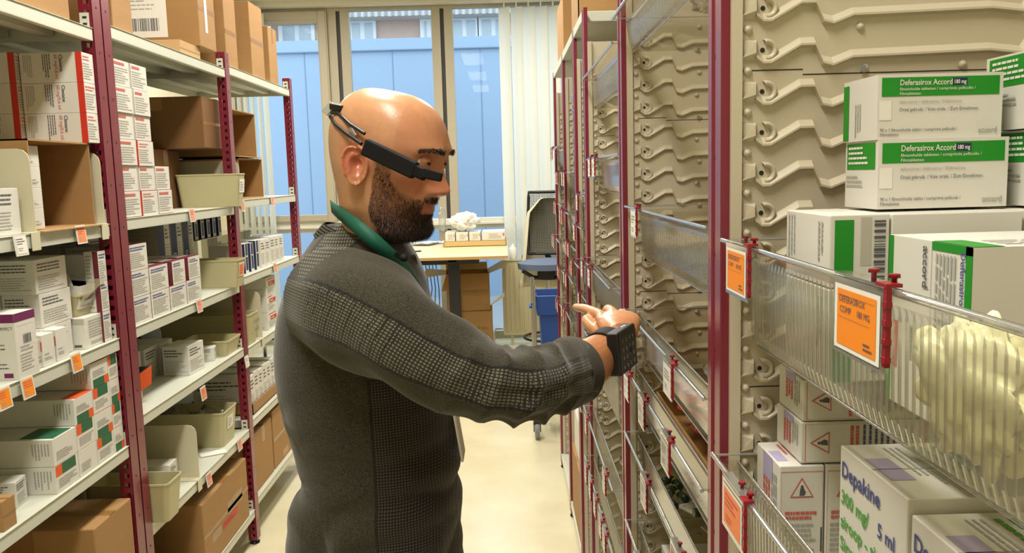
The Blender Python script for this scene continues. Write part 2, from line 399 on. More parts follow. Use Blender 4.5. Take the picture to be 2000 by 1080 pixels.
LB = rack_left('shelving_rack', 'two-bay grey steel shelving rack with red uprights behind the man', [(2.463, 2.30), (3.517, 2.135), (4.55, 2.145)],
               [(2.516, 3.516, (.165, .53, .89, 1.168, 1.50, 2.066), True), (3.57, 4.548, (.20, .555, .878, 1.19, 1.522, 2.085), False)])

_cm = {}
def carton_mesh(style, sx, sy, sz, seed=1):
    key = (style, round(sx, 4), round(sy, 4), round(sz, 4), seed)
    if key in _cm: return _cm[key]
    mb = MB(); F = lambda k: bface(mb, k, sx, sy, sz)
    base = {'brown': 'board', 'browndark': 'board_dark', 'brownlight': 'board_light', 'grey': 'grey_card', 'navy': 'print_navy'}.get(style.split('_')[0], 'white_card')
    mb.box(-sx/2, sx/2, -sy/2, sy/2, 0, sz, base)
    if base.startswith('board'):
        for k in 'TF':
            f = F(k)
            if k == 'T': f.rect(.0, .42, 1, .58, 'board_tape'); f.rect(0, .497, 1, .503, 'board_dark', .0007)
        F('R').rect(.0, .46, 1, .52, 'board_tape') if seed % 2 else F('R').rect(.42, .72, .58, 1, 'board_tape')
        F('F').rect(.42, .74, .60, 1, 'board_tape')
    if style == 'redside':
        f = F('F'); f.rect(.90, 0, 1, 1, 'print_red'); f.lines(.05, .08, .2, .92, 5, 'ink_grey', vert=True, seed=seed); f.lines(.36, .1, .5, .95, 4, 'ink_black', vert=True, seed=seed + 1)
        f.text('60 mg/0,6 ml', .56, .93, sz * .12, 'ink_red', rot=-math.pi/2, maxw=sz * .8); f.text('Clexane', .64, .93, sz * .12, 'ink_black', rot=-math.pi/2, maxw=sz * .7, bold=True)
        f = F('R'); f.lines(.1, .72, .9, .92, 2, 'ink_red', seed=seed, thick=.4); f.lines(.08, .1, .92, .68, 7, 'ink_grey', seed=seed); f.rect(.0, 0, .03, 1, 'print_red')
        F('T').rect(.93, 0, 1, 1, 'print_red')
    elif style == 'whitelines':
        for k in 'FR':
            f = F(k); f.lines(.08, .62, .85, .9, 3, 'ink_black', seed=seed, thick=.4); f.lines(.08, .1, .92, .52, 6, 'ink_grey', seed=seed + 3, thick=.35)
    elif style == 'pinklines':
        f = F('R'); f.rect(.0, .0, .02, 1, 'print_maroon'); f.lines(.1, .8, .75, .93, 1, 'ink_red', seed=seed, thick=.8); f.lines(.08, .1, .92, .74, 7, 'ink_grey', seed=seed, thick=.42); f.rect(0, 0, 1, .02, 'print_maroon')
        f = F('F'); f.lines(.08, .1, .92, .8, 7, 'ink_grey', seed=seed)
    elif style == 'maroon':
        f = F('R'); f.lines(.08, .74, .9, .92, 2, 'ink_blue', seed=seed, thick=.5); f.lines(.08, .10, .92, .7, 8, 'ink_grey', seed=seed + 1, thick=.4)
        f = F('F'); f.rect(.62, 0, 1, 1, 'print_maroon'); f.lines(.1, .1, .55, .9, 7, 'ink_grey', seed=seed)
        F('T').rect(.8, 0, 1, 1, 'print_maroon'); F('T').rect(0, 0, .8, .06, 'print_maroon')
    elif style.startswith('greenorange'):
        f = F('R'); up = style.endswith('d')
        if style.endswith('p'): pass
        else:
            b0, b1 = ((0, .34) if up else (.6, 1)); f.rect(.02, b0, .28, b1, 'print_orange') if not up else f.rect(.74, b0, 1, b1, 'print_orange')
            f.rect(.28, b0, .88, b1, 'print_green') if not up else f.rect(.1, b0, .74, b1, 'print_green')
        f.lines(.12, (.42 if up else .15), .9, (.7 if up else .5), 4, 'ink_grey', seed=seed)
        f = F('F'); f.lines(.72, .15, .96, .85, 6, 'ink_grey', vert=True, seed=seed); F('T').rect(.55, .1, .98, .9, 'print_green') if not up else F('T').rect(.8, .1, 1, 1, 'print_orange')
    elif style == 'purpletop':
        for k in 'FR':
            f = F(k); f.rect(0, .87, 1, 1, 'print_purple')
        f = F('F'); f.text('PERFECT', .95, .76, sz*.045, 'ink_black', maxw=sx*.5, align='r'); f.lines(.05, .15, .8, .62, 8, 'ink_black', seed=seed, thick=.3); f.rect(.60, .03, .85, .1, 'print_purple')
        f = F('R'); f.bars(.35, .52, .75, .66, 14, 'ink_black'); f.lines(.2, .4, .85, .5, 2, 'ink_grey', seed=4); f.lines(.15, .1, .85, .38, 6, 'ink_grey', seed=5, thick=.35)
        f.rect(.1, .48, .9, .483, 'ink_grey'); f.rect(.1, .8, .9, .803, 'ink_grey')
    elif style == 'tenmg':
        f = F('F'); f.rect(0, .8, 1, .97, 'grey_card'); f.text('10 mg/10 ml', .25, .62, sz*.11, 'ink_black', maxw=sx*.6); f.lines(.25, .3, .9, .55, 4, 'ink_grey', seed=9); f.rect(.8, .06, .93, .14, 'ink_black')
        f = F('R'); f.lines(.15, .3, .85, .9, 7, 'ink_grey', seed=2); f.lines(.2, .08, .85, .2, 2, 'ink_grey', seed=6)
    elif style == 'small':
        f = F('R'); f.lines(.1, .18, .85, .3, 2, 'ink_grey', seed=seed); f.rect(.05, .1, .95, .103, 'ink_grey'); f.lines(.1, .35, .7, .42, 1, 'ink_grey', seed=seed)
        F('F').lines(.3, .2, .9, .8, 5, 'ink_grey', seed=seed); F('F').rect(.9, .5, .97, .8, 'ink_red')
    elif style == 'navyspine':
        f = F('F'); f.rect(.0, 0, 1, 1, 'grey_card'); f.lines(.1, .2, .8, .9, 9, 'ink_grey', seed=seed, thick=.3)
        f = F('R'); f.rect(0, 0, 1, 1, 'print_navy', .0005)
        pts = [f.P(sy * (.5 + .3 * math.cos(a)), sz * .17 + sy * .17 * math.sin(a), .001) for a in [k * math.pi / 8 for k in range(16)]]
        mb.add(pts, [tuple(range(16))], 'white_card'); pts = [f.P(sy * (.5 + .24 * math.cos(a)), sz * .17 + sy * .12 * math.sin(a), .0014) for a in [k * math.pi / 8 for k in range(16)]]
        mb.add(pts, [tuple(range(16))], 'print_blue')
    elif style == 'bluewhite':
        f = F('R'); f.rect(.2, .1, .85, 1, 'print_navy'); f.rect(.28, .55, .75, .6, 'white_card', .0009); F('F').rect(.75, .0, 1, 1, 'print_navy')
    elif style == 'redband':
        f = F('R'); f.rect(.25, .52, .92, .74, 'print_red'); f.lines(.3, .56, .88, .7, 1, 'white_card', seed=3, e=.001); f.rect(0, .45, 1, .48, 'print_lightgreen'); f.lines(.1, .1, .9, .4, 4, 'ink_grey', seed=seed); f.lines(.1, .82, .9, .94, 1, 'ink_red', seed=seed)
        F('F').lines(.1, .1, .9, .4, 3, 'ink_grey', seed=seed)
    elif style == 'brown_une':
        f = F('R')
        c_, r_ = (.56, .36), .048
        for a0 in range(0, 30):
            if 4 < a0 < 9: continue
            a, a2 = a0 * math.tau / 30, (a0 + 1) * math.tau / 30
            q = [f.P(c_[0]*sy + rr_*math.cos(t)*.62, c_[1]*sz + rr_*math.sin(t), .0008) for rr_, t in ((r_, a), (r_, a2), (r_*.94, a2), (r_*.94, a))]
            mb.add(q, [(0, 1, 2, 3)], 'ink_black')
        f.text('UNE', .61, .30, .028, 'ink_black', rot=math.pi/2, bold=True)
    elif style == 'brown_label':
        f = F('F'); f.rect(.05, .12, .68, 1.0, 'paper', .001)
        f.lines(.08, .85, .6, .97, 2, 'ink_black', e=.0014, seed=2); f.lines(.08, .45, .64, .8, 7, 'ink_grey', e=.0014, seed=5, thick=.3); f.bars(.11, .20, .60, .36, 34, 'ink_black', e=.0014)
        F('R').rect(.35, .2, .5, .75, 'paper', .001)
    elif style == 'brown_sticker':
        f = F('F'); f.rect(.12, .55, .5, .85, 'paper', .001); f.rect(.2, .77, .42, .83, 'ink_black', .0014); f.lines(.15, .58, .47, .74, 4, 'ink_grey', e=.0014)
    elif style == 'brown_redlabel':
        f = F('R'); f.rect(.38, .30, .72, .40, 'print_red', .001); f.lines(.4, .32, .7, .38, 2, 'print_maroon', e=.0014); f.rect(.5, .42, .85, .62, 'board_tape'); f.rect(.15, .28, .35, .42, 'board_tape')
    elif style == 'brown_arrows':
        f = F('R')
        for a in (.62, .70): f.rect(a, .4, a + .012, .58, 'ink_black'); f.rect(a - .012, .56, a + .024, .575, 'ink_black')
        f.rect(.56, .38, .78, .385, 'ink_black'); f.rect(.3, .04, .5, .16, 'board_light'); f.rect(.3, .86, .5, 1, 'board_light')
    elif style == 'brown_print':
        f = F('R'); f.lines(.2, .68, .8, .8, 2, 'board_dark', seed=seed); f.rect(.2, .5, .8, .505, 'board_dark'); f.lines(.3, .2, .5, .3, 1, 'board_dark', seed=4)
    me = mb.mesh('carton'); _cm[key] = me; return me
used_labels = set()
def put(label, style, x, y, z, sx, sy, sz, rz=0, name='medicine_carton', cat='carton', group=None, seed=1, anchor='nr', bevel=.0009, tilt=None):
    """anchor nr: (x, y) is the corner nearest the aisle on the camera's side, left racks"""
    me = carton_mesh(style, sx, sy, sz, seed)
    off = {'nr': Vector((-sx/2, sy/2, 0)), 'nl': Vector((sx/2, sy/2, 0)), 'c': Vector((0, 0, 0))}[anchor]
    off = Matrix.Rotation(rz, 3, 'Z') @ off
    o = link(name, me, None, (x + off.x, y + off.y, z + .0005), rz, bevel)
    if tilt: o.rotation_euler = tilt
    if label in used_labels: raise Exception('dup ' + label)
    used_labels.add(label)
    tag(o, label, cat, group); return o
def pY(px, py, X): return on_x(px, py, X).y

def divider(label, y, z, h, d=.36, xf=FX, clip=.035):
    mb = MB(); r = .03; poly = [(xf - d, z + .001), (xf - .004, z + .001), (xf - .004, z + h - r)]
    poly += [(xf - .004 - r + r * math.cos(a), z + h - r + r * math.sin(a)) for a in (R(30), R(60), R(90))] + [(xf - d, z + h)]
    mb.prism(poly, y - .0015, y + .0015, 'cream_plastic', 'y')
    if clip: mb.box(xf - d, xf + .003, y - clip, y + .0015, z + .0005, z + .003, 'cream_plastic')
    if clip: mb.box(xf + .0008, xf + .003, y - clip, y + .002, z - .042, z + .0005, 'cream_plastic')
    o = mb.build('shelf_divider', bevel=.0008); tag(o, label, 'shelf divider', 'cream plastic shelf dividers'); return o
def tubz(label, px, py, z, sx, sy, sz, *a, **k):
    p = on_z(px, py, z); return tub(label, p.x, p.y, z, sx, sy, sz, *a, **k)
def tub(label, x, y, z, sx, sy, sz, insert=None, rz=0, note=None, name='plastic_bin', taper=.012, tag_it=True):
    """open cream bin, corner nearest the aisle on the camera's side at (x, y)"""
    mb = MB(); r = .015; seg = 4
    def ring(hx_, hy_, zz, rr):
        p = []
        for cx, cy, a0 in ((hx_ - rr, hy_ - rr, 0), (-hx_ + rr, hy_ - rr, 90), (-hx_ + rr, -hy_ + rr, 180), (hx_ - rr, -hy_ + rr, 270)):
            for k in range(seg + 1):
                a = R(a0 + 90 * k / seg); p.append((cx + rr * math.cos(a), cy + rr * math.sin(a), zz))
        return p
    t = .0025; A, B = sx / 2, sy / 2
    rings = [ring(A - taper, B - taper, 0, r), ring(A, B, sz - .006, r), ring(A + .002, B + .002, sz - .006, r), ring(A + .002, B + .002, sz, r), ring(A - t, B - t, sz, r - t), ring(A - taper - t, B - taper - t, t, r - t)]
    mb.grid(rings, 'tub_plastic', wrap=True, smooth=False); n = len(rings[0])
    mb.add(rings[0], [tuple(range(n))[::-1]], 'tub_plastic'); mb.add(rings[-1], [tuple(range(n))], 'tub_plastic')
    off = Matrix.Rotation(rz, 3, 'Z') @ Vector((-sx/2, sy/2, 0))
    o = mb.build(name, None, (x + off.x, y + off.y, z + .0005), rz)
    if label: tag(o, label, 'plastic bin', 'cream plastic shelf bins'); used_labels.add(label)
    if insert:
        ib = MB(); k = math.atan2(taper, sz); m_ = Matrix.Translation((A - taper * .35, 0, sz * .62)) @ Matrix.Rotation(k, 4, 'Y'); ib.M = m_
        w2, h2 = min(sy * .36, .035), min(sz * .26, .028)
        f = Face(ib, (.001, -w2, -h2), (0, 1, 0), (0, 0, 1), 2 * w2, 2 * h2); f.rect(0, 0, 1, 1, 'paper', .0005)
        if insert != 'paper': f.rect(.1, .1, .9, .9, insert, .001)
        f.lines(.15, .15, .85, .85, 4, 'ink_grey' if insert == 'paper' else 'ink_red', e=.0014, thick=.35)
        ib.build('bin_label', o)
    if note:
        ib = MB(); f = Face(ib, (A - .001, -sy*.4, 0), (0, 1, 0), (.12, 0, 1), sy*.8, sz)
        f.text(note[0], .1, .70, sz*.13, 'ink_black', .0012, maxw=sy*.6); f.text(note[1], .3, .42, sz*.13, 'ink_black', .0012, maxw=sy*.5); ib.build('handwriting', o)
    return o
def shelf_tag(label, px, py, insert='paper_salmon', w_=.05, h_=.05, X=FX, tilt=.10):
    p = on_x(px, py, X + .004); mb = MB(); mb.M = Matrix.Translation(p) @ Matrix.Rotation(-tilt, 4, 'Y')
    mb.box(0, .002, -w_/2, w_/2, -h_/2, h_/2, 'white_card')
    o = MB(); o = mb.build('shelf_label'); tag(o, label, 'shelf label', 'label holders clipped to the left shelf edges')
    ib = MB(); ib.M = mb.M; f = Face(ib, (.0022, -w_/2, -h_/2), (0, 1, 0), (0, 0, 1), w_, h_)
    f.rect(.1, .1, .9, .9, insert, .0003); f.lines(.16, .5, .84, .84, 3, 'ink_red' if insert != 'paper' else 'ink_black', seed=int(px), thick=.4, e=.0006); f.lines(.2, .2, .6, .4, 2, 'ink_grey', seed=int(py), e=.0006)
    ib.build('label_insert', o)
    used_labels.add(label)
# ---- bay A (nearest)
zA = dict(t=2.04, b=1.49, c=1.155, e=.828, h=.18)
o = put('opened brown box on the top shelf at the upper left corner', 'brown', FX - .02, 1.96, zA['t'], .40, .36, .26, name='cardboard_box', cat='box')
# open brown box lying on its back between the dividers
divider('cream shelf divider standing left of the open brown box', 2.035, zA['b'], .205)
divider('cream shelf divider right of the open brown box, against the red post', 2.385, zA['b'], .205)
divider('cream shelf divider at the far left, behind the narrow white carton', 1.86, zA['b'], .19)
def open_box(name, label, x, y, z, sx, sy, sz, open_='R', outer='board', inner='board_dark', flaps=True, parent=None):
    mb = MB(); t = .004; mb.M = Matrix.Translation((x - sx/2, y + sy/2, z + .0005))
    sides = {'F': (-sx/2, sx/2, -sy/2, -sy/2 + t, 0, sz), 'B': (-sx/2, sx/2, sy/2 - t, sy/2, 0, sz), 'L': (-sx/2, -sx/2 + t, -sy/2, sy/2, 0, sz), 'R': (sx/2 - t, sx/2, -sy/2, sy/2, 0, sz), 'T': (-sx/2, sx/2, -sy/2, sy/2, sz - t, sz), 'D': (-sx/2, sx/2, -sy/2, sy/2, 0, t)}
    for k, b_ in sides.items():
        if k != open_: mb.box(*b_, outer)
    if flaps and open_ == 'R':
        mb.box(sx/2, sx/2 + .02, -sy/2, sy/2, 0, .003, 'board_light')
    if flaps and open_ == 'T':
        mb.quad((-sx/2, -sy/2, sz), (sx/2, -sy/2, sz), (sx/2, -sy/2 - .07, sz - .07), (-sx/2, -sy/2 - .07, sz - .07), outer)
        mb.quad((sx/2, -sy/2, sz), (sx/2, sy/2, sz), (sx/2 + .08, sy/2, sz + .04), (sx/2 + .08, -sy/2, sz + .04), outer)
    o = mb.build(name, parent)
    if label: tag(o, label, 'box'); used_labels.add(label)
    return o
open_box('cardboard_box', 'brown box lying open towards the aisle between two cream dividers', FX - .012, 2.045, zA['b'], .30, .30, .228)
for k in range(4):
    put('white carton inside the open brown box, %s' % ['lowest of the stack', 'second from the bottom', 'third from the bottom', 'topmost of the stack'][k], 'small', FX - .03, 2.052, zA['b'] + .005 + k * .052, .11, .07, .052, group='cartons in the open brown box', seed=k)
for c_, (xr, nm) in enumerate(((FX - .006, 'right'), (FX - .179, 'left'))):
    for k in range(3):
        put('large red-banded white carton above the open brown box, %s stack, %s' % (nm, ['bottom', 'middle', 'top'][k]), 'redside', xr, 2.335 - .02 * c_, zA['b'] + .2295 + k * .082, .17, .065, .0815, group='red-banded cartons piled on the open brown box', seed=k + 1)
put('narrow white carton standing beside the leftmost cream divider', 'whitelines', FX - .02, 1.90, zA['b'], .03, .10, .11, seed=5)
shelf_tag('orange shelf label beside the red post, under the open brown box', 158, 458); shelf_tag('white paper shelf label left of the orange one on the near rack', 40, 479, 'paper')
# shelf c
yb = 2.08
for r_ in range(3):
    for c_ in range(3):
        put('plain white carton stacked deep on the near rack, %s row, %s' % (['bottom', 'middle', 'top'][r_], ['outer', 'centre', 'inner'][c_]), 'whitelines', FX - .045 - c_ * .098, yb + .01 * ((r_ + c_) % 2), zA['c'] + r_ * .088, .096, .15, .087, group='plain white cartons stacked behind the purple-topped box', seed=r_ * 3 + c_)
X0 = FX - .02
put('white carton marked 10 mg/10 ml at the front of the near rack shelf', 'tenmg', FX - .018, 2.245, zA['c'], .155, .14, .086)
tub('cream bin with handwriting standing on the 10 mg/10 ml carton', FX - .035, 2.26, zA['c'] + .0868, .15, .12, .062, note=('Cloxacill', '0,5 mg'))
mb = MB(); mb.M = Matrix.Translation((FX - .11, 2.315, zA['c'] + .095)) @ Matrix.Rotation(R(6), 4, 'Y')
mb.box(-.07, .068, -.045, .045, .02, .085, 'white_card', skip='t'); mb.quad((-.07, -.045, .085), (.05, -.045, .085), (.03, -.03, .112), (-.05, -.035, .108), 'white_card')
mb.add([(-.055, -.0458, .082), (-.03, -.0458, .062), (.0, -.0458, .058), (.035, -.0458, .066), (.04, -.0458, .08), (.015, -.0458, .088), (-.02, -.0458, .09)], [tuple(range(7))], 'board_dark')
mb.quad((.068, -.045, .03), (.068, .045, .03), (.10, .04, .10), (.09, -.04, .105), 'clear_edge'); f = Face(mb, (-.07, -.045, .02), (1, 0, 0), (0, 0, 1), .138, .065); f.lines(.1, .1, .8, .35, 3, 'ink_grey')
tag(mb.build('torn_carton'), 'torn white carton with a ragged brown opening, lying in the cream bin', 'carton')
put('wide white box with a printed number line behind the torn carton', 'whitelines', FX - .01 - .05, 2.30 + .06, zA['c'] + .15, .17, .04, .10, seed=11)
put('wide grey-white box under the number-printed one', 'grey', FX - .06, 2.388 - .0, zA['c'], .17, .014, .149, seed=11)
for k in range(3):
    put('maroon and white carton beside the first red post, %s of three' % ['lowest', 'middle', 'topmost'][k], 'maroon', FX - .012, 2.34 + .0, zA['c'] + k * .087 + (.0 if k else .0), .04, .045, .0865, group='maroon cartons against the first post', seed=k)
put('tall white carton with a purple top band overlooking the lower labels', 'purpletop', FX - .002, pY(38, 740, FX - .002), zA['c'], .085, .085, .155, bevel=.0012)
put('small white carton standing nearest the first post among three', 'small', FX - .015, pY(112, 690, FX - .015), zA['c'], .05, .055, .082, seed=3)
put('small white carton standing in the middle of three', 'small', FX - .015, pY(85, 702, FX - .015), zA['c'], .05, .055, .08, seed=4)
put('small white carton standing beside the purple-topped box', 'small', FX - .02, pY(72, 712, FX - .02), zA['c'], .045, .045, .072, seed=5)
divider('low cream divider rising behind the purple-topped box', 2.045, zA['c'], .12, .20, FX - .097, 0)
shelf_tag('orange shelf label under the three small white cartons', 149, 708, 'paper_orange'); shelf_tag('orange shelf label directly under the purple-topped box', 54, 757, 'paper_orange'); shelf_tag('orange shelf label lowest at the left picture edge', 8, 778, 'paper_orange')
# shelf e : green and orange cartons
gx = FX - .01; h = .0705
cols = [(92, 'nearest column'), (146, 'second column'), (176, 'third column'), (208, 'fourth column beside the post')]
y_ = pY(110, 945, gx)
rows_of = {0: 2, 1: 3, 2: 4, 3: 4}
yy = y_
for ci in range(4):
    w_ = (.115, .10, .10, .105)[ci]
    if yy + w_ > 2.40: w_ = 2.398 - yy
    for k in range(rows_of[ci]):
        if ci == 1 and k == 0: continue
        zz = zA['e'] + k * (h + .001)
        put('green and orange ended white carton, %s, row %d from the shelf' % (cols[ci][1], k + 1), ('greenorange', 'greenorange_d', 'greenorange', 'greenorange_d')[(k + ci) % 4] if not (ci == 0 and k == 1) else 'greenorange_p', gx - (.0 if ci else .0), yy, zz, .20, w_ - .002, h, group='green and orange ended cartons', seed=k + ci)
    yy += w_
put('white carton standing upright among the green and orange ones', 'greenorange_p', gx, y_ + .116, zA['e'], .19, .096, h, seed=8, group='green and orange ended cartons')
put('shallow white carton set deeper on the green and orange shelf', 'whitelines', FX - .06, pY(30, 955, FX - .06), zA['e'], .10, .06, .065, rz=R(8), seed=2)
put('small open brown carton at the lower left picture edge', 'brown', FX - .01, pY(8, 1035, FX - .01), zA['e'], .06, .05, .07, name='cardboard_box', cat='box')
o = put('big brown box with a ringed logo under the lowest full shelf, near rack', 'brown_une', FX - .004, 2.17, zA['h'], .42, .225, .49, name='cardboard_box', cat='box', bevel=.004)
put('brown box at the bottom left corner, beside the one with a ringed logo', 'brown', FX - .02, 1.62, zA['h'], .36, .28, .32, name='cardboard_box', cat='box', seed=2)
# ------------------------------------------------------------------ left rack, bays B and C
zB = dict(t=2.066, b=1.50, c=1.168, d=.89, g=.53, h=.165); zC = dict(t=2.085, b=1.522, c=1.19, d=.878, g=.555, h=.20)
# top shelf boxes
def tb(label, style, px0, px1, sx, sz, z, seed=1, X=FX - .015, py=90):
    y0 = pY(px0, py, X); y1 = pY(px1, py, X); return put(label, style, X, y0, z, sx, y1 - y0 - .008, sz, name='cardboard_box', cat='box', seed=seed, bevel=.003, group=None)
tb('plain brown box on the top shelf right beside the tall red posts', 'brown', 222, 262, .40, .22, zB['t'], 3, py=60)
tb('brown box with a large white barcode label on the top shelf', 'brown_label', 392, 424, .38, .30, zB['t'] + .058, 1)
o = put('small cream-taped brown box behind the barcode-labelled one on the top shelf', 'brownlight', FX - .03, 3.12, zB['t'], .34, .20, .056, name='cardboard_box', cat='box')
tb('tall brown box on the top shelf behind the middle red post', 'brown', 443, 466, .34, .30, zC['t'], 5, py=120)
tb('tall brown box with a small oval-logo sticker on the top shelf', 'brown_sticker', 494, 519, .30, .34, zC['t'], 1, py=150)
tb('narrow brown box with a slim sticker, last on the top shelf', 'brown_sticker', 529, 545, .22, .28, zC['t'], 2, py=160)
# shelf b: big wall of white cartons
X = FX - .012; e3 = [2.525, 2.652, 2.776, 2.900]
for r_ in range(6):
    for c_ in range(3 if r_ < 2 else 2):
        put('pink-lined white carton on the middle rack, %s row, %s' % (['bottom', 'second', 'third', 'fourth', 'fifth', 'top'][r_], ['next to the posts', 'middle stack', 'third stack'][c_]),
            'redside' if (r_, c_) in ((2, 1), (0, 1)) else 'pinklines', X - .004 * (r_ % 2), e3[c_] + .003, zB['b'] + r_ * .0795, .17, .118, .079, group='wall of pink-lined white cartons', seed=r_ * 3 + c_)
for r_ in range(5):
    put('pink-lined white carton standing deeper behind the carton wall, level %d from the shelf' % (r_ + 1), 'pinklines', X - .19, 2.80, zB['b'] + r_ * .079 + (.0), .12, .1, .0785, group='deeper column of pink-lined cartons', seed=r_)
put('big dark brown box on the upper middle shelf, topmost of two', 'browndark', FX - .055, 3.37, zB['b'] + .238, .40, .34, .205, name='cardboard_box', cat='box', bevel=.003)
put('flat dark brown box under the big one on the middle shelf', 'browndark', FX - .215, 3.23, zB['b'], .27, .28, .236, name='cardboard_box', cat='box', bevel=.003, seed=2)
tub('long cream bin overhanging the shelf with a paper label, below the brown boxes', FX + .035, 3.04, zB['b'], .125 * 0 + .12, .01, .01, 'paper') if False else tub('long cream bin overhanging the shelf with a paper label, below the brown boxes', FX + .055, 3.42, zB['b'], .26, .09, .135, 'paper')
divider('cream divider rising beside the middle post, behind the long bin', 3.62, zC['b'], .17, .34)
open_box('cardboard_box', 'open brown box facing the aisle beside the middle post, upper one', FX - .06, 3.74, zC['b'] + .19, .30, .34, .21, inner='board_dark')
open_box('cardboard_box', 'open brown box facing the aisle beside the middle post, lower one', FX - .05, 3.76, zC['b'], .32, .36, .185, inner='board_dark')
# shelf c: maroon cartons
X = FX - .012; ed = [2.53, 2.665, 2.815, 2.965, 3.11]; h = .082
for r_, cs in ((0, (0, 1, 2, 3)), (1, (0, 1, 2, 3)), (2, (0,))):
    for c_ in cs:
        dy = .0 if r_ == 0 else (.0, .0, .035, .03)[c_]
        put('maroon-sided white carton on the middle rack, %s row, %s' % (['bottom', 'second', 'third'][r_], ['first from the posts', 'second from the posts', 'third from the posts', 'fourth from the posts'][c_]), 'maroon', X, ed[c_] + dy, zB['c'] + r_ * (h + .0008), .19, (ed[c_ + 1] - ed[c_] - .004 if r_ == 0 or c_ < 2 else .112), h, group='maroon-sided cartons', seed=c_ + r_)
for c_ in range(2):
    put('grey-shaded white carton at the back above the maroon ones, %s' % ('left', 'right')[c_], 'maroon', X - .205, 2.70 + c_ * .12, zB['c'] + .17, .10, .112, .09, group='back cartons over the maroon ones', seed=c_)
    put('grey-shaded carton directly beneath the back cartons over the maroon ones, %s' % ('left', 'right')[c_], 'maroon', X - .205, 2.70 + c_ * .12, zB['c'], .10, .112, .169, group='back support cartons', seed=c_ + 4)
mb = MB().box(BX + .05, FX - .16, 3.13, 3.505, zB['c'] + .120, zB['c'] + .122, 'clear_edge'); mb.box(BX + .05, FX - .16, 3.13, 3.133, zB['c'] + .001, zB['c'] + .12, 'clear_edge').box(BX + .05, FX - .16, 3.502, 3.505, zB['c'] + .001, zB['c'] + .12, 'clear_edge')
tag(mb.build('acrylic_riser'), 'low clear riser at the back of the middle shelf carrying navy-spined cartons', 'riser')
zr = zB['c'] + .1225
for k in range(3):
    put('large grey carton with a navy end on the clear riser, %s' % ('nearest the posts', 'in the middle', 'beside the middle post')[k], 'navyspine', FX - .175, 3.14 + k * .122, zr, .15, .055, .165, group='navy-ended cartons on the riser', seed=k)
    put('slim white carton leaning by the navy-ended ones, %s' % ('first', 'second', 'third')[k], 'whitelines' , FX - .175, 3.20 + k * .122, zr, .12, .05, .155, group='slim cartons on the riser', seed=k + 3)
tub('cream bin with an orange label jutting out over the aisle, middle shelf', on_z(484, 555, zB['c']).x, 3.385, zB['c'] + .0005, .225, .115, .115, 'paper_salmon')
for k in range(9):
    put('slim upright carton in the row beyond the middle post, %s from the post' % ('first', 'second', 'third', 'fourth', 'fifth', 'sixth', 'seventh', 'eighth', 'ninth')[k], 'bluewhite' if k < 4 else 'whitelines', FX - .03, 3.62 + k * .082, zC['c'], .13, .045 if k < 4 else .07, .135 - .002 * (k % 3), group='row of slim cartons beyond the middle post', seed=k)
mb = MB().box(BX + .04, FX - .20, 3.60, 4.35, zC['c'] + .16, zC['c'] + .162, 'clear_edge').box(BX + .04, FX - .20, 3.60, 3.603, zC['c'] + .001, zC['c'] + .16, 'clear_edge').box(BX + .04, FX - .20, 4.347, 4.35, zC['c'] + .001, zC['c'] + .16, 'clear_edge')
tag(mb.build('acrylic_riser'), 'clear riser with slim cartons on top beyond the middle post', 'riser')
for k in range(5):
    put('slim carton with a navy end standing on the far clear riser, %s from the post' % ('first', 'second', 'third', 'fourth', 'fifth')[k], 'bluewhite', FX - .215, 3.62 + k * .075, zC['c'] + .1625, .13, .04, .13, group='slim cartons on the far riser', seed=k)
# shelf d
put('white carton with a text panel standing open end out on the middle rack', 'whitelines', on_z(371, 734, zB['d']).x, on_z(371, 734, zB['d']).y, zB['d'], .10, .13, .11, rz=R(-4), seed=21)
mb = MB(); mb.M = Matrix.Translation((FX - .155, 2.625, zB['d'] + .005)) @ Matrix.Rotation(R(4), 4, 'Z')
mb.add([(-.10, -.05, .055), (.085, -.05, .042), (.10, .0, .095), (.115, .05, .112), (-.09, .05, .105)], [(0, 1, 2, 3, 4)], 'slot_dark')
mb.add([(-.105, -.06, .04), (.085, -.06, .03), (.09, -.062, .09), (-.10, -.062, .10)], [(0, 1, 2, 3)], 'print_orange'); mb.add([(.085, -.06, .03), (.12, .04, .055), (.125, .04, .115), (.09, -.062, .09)], [(0, 1, 2, 3)], 'print_orange')
mb.box(-.105, .085, -.058, .05, .0, .03, 'grey_card')
tag(mb.build('opened_carton', solid=.0015), 'torn-open orange and grey carton behind the white text-panelled one', 'carton')
for k in range(4):
    put('grey-white carton at the back of the fourth shelf, %s' % ('nearest the posts', 'second', 'third', 'nearest the cream bin')[k], 'grey' if k < 1 else 'whitelines', FX - .20 + .01 * k, 2.72 + k * .118, zB['d'], .16, .11, .115 - .0 * k, group='row of cartons at the back of the fourth shelf', seed=k)
put('tiny tilted white carton between the text-panelled carton and the shallow bin', 'whitelines', on_z(420, 705, zB['d']).x, on_z(420, 705, zB['d']).y, zB['d'], .07, .055, .055, rz=R(12), seed=6)
tubz('shallow cream tray bin on the fourth shelf beside the middle post', 447, 697, zB['d'], .20, .17, .065)
tub('cream bin with handwriting behind the middle post', FX - .0, 3.60, zC['d'] , .40, .14, .14, note=('Depamine', 'oblong 1mg'))
divider('tall cream divider beyond the middle post, fourth shelf', 3.80, zC['d'], .22, .40)
for k in range(3):
    put('white carton with a red band near the man\'s back, %s' % ('bottom of the pile', 'middle of the pile', 'top of the pile')[k], 'redband', FX - .03, 3.99, zC['d'] + k * .085, .17, .16, .084, group='red-banded pile by the man\'s back', seed=k)
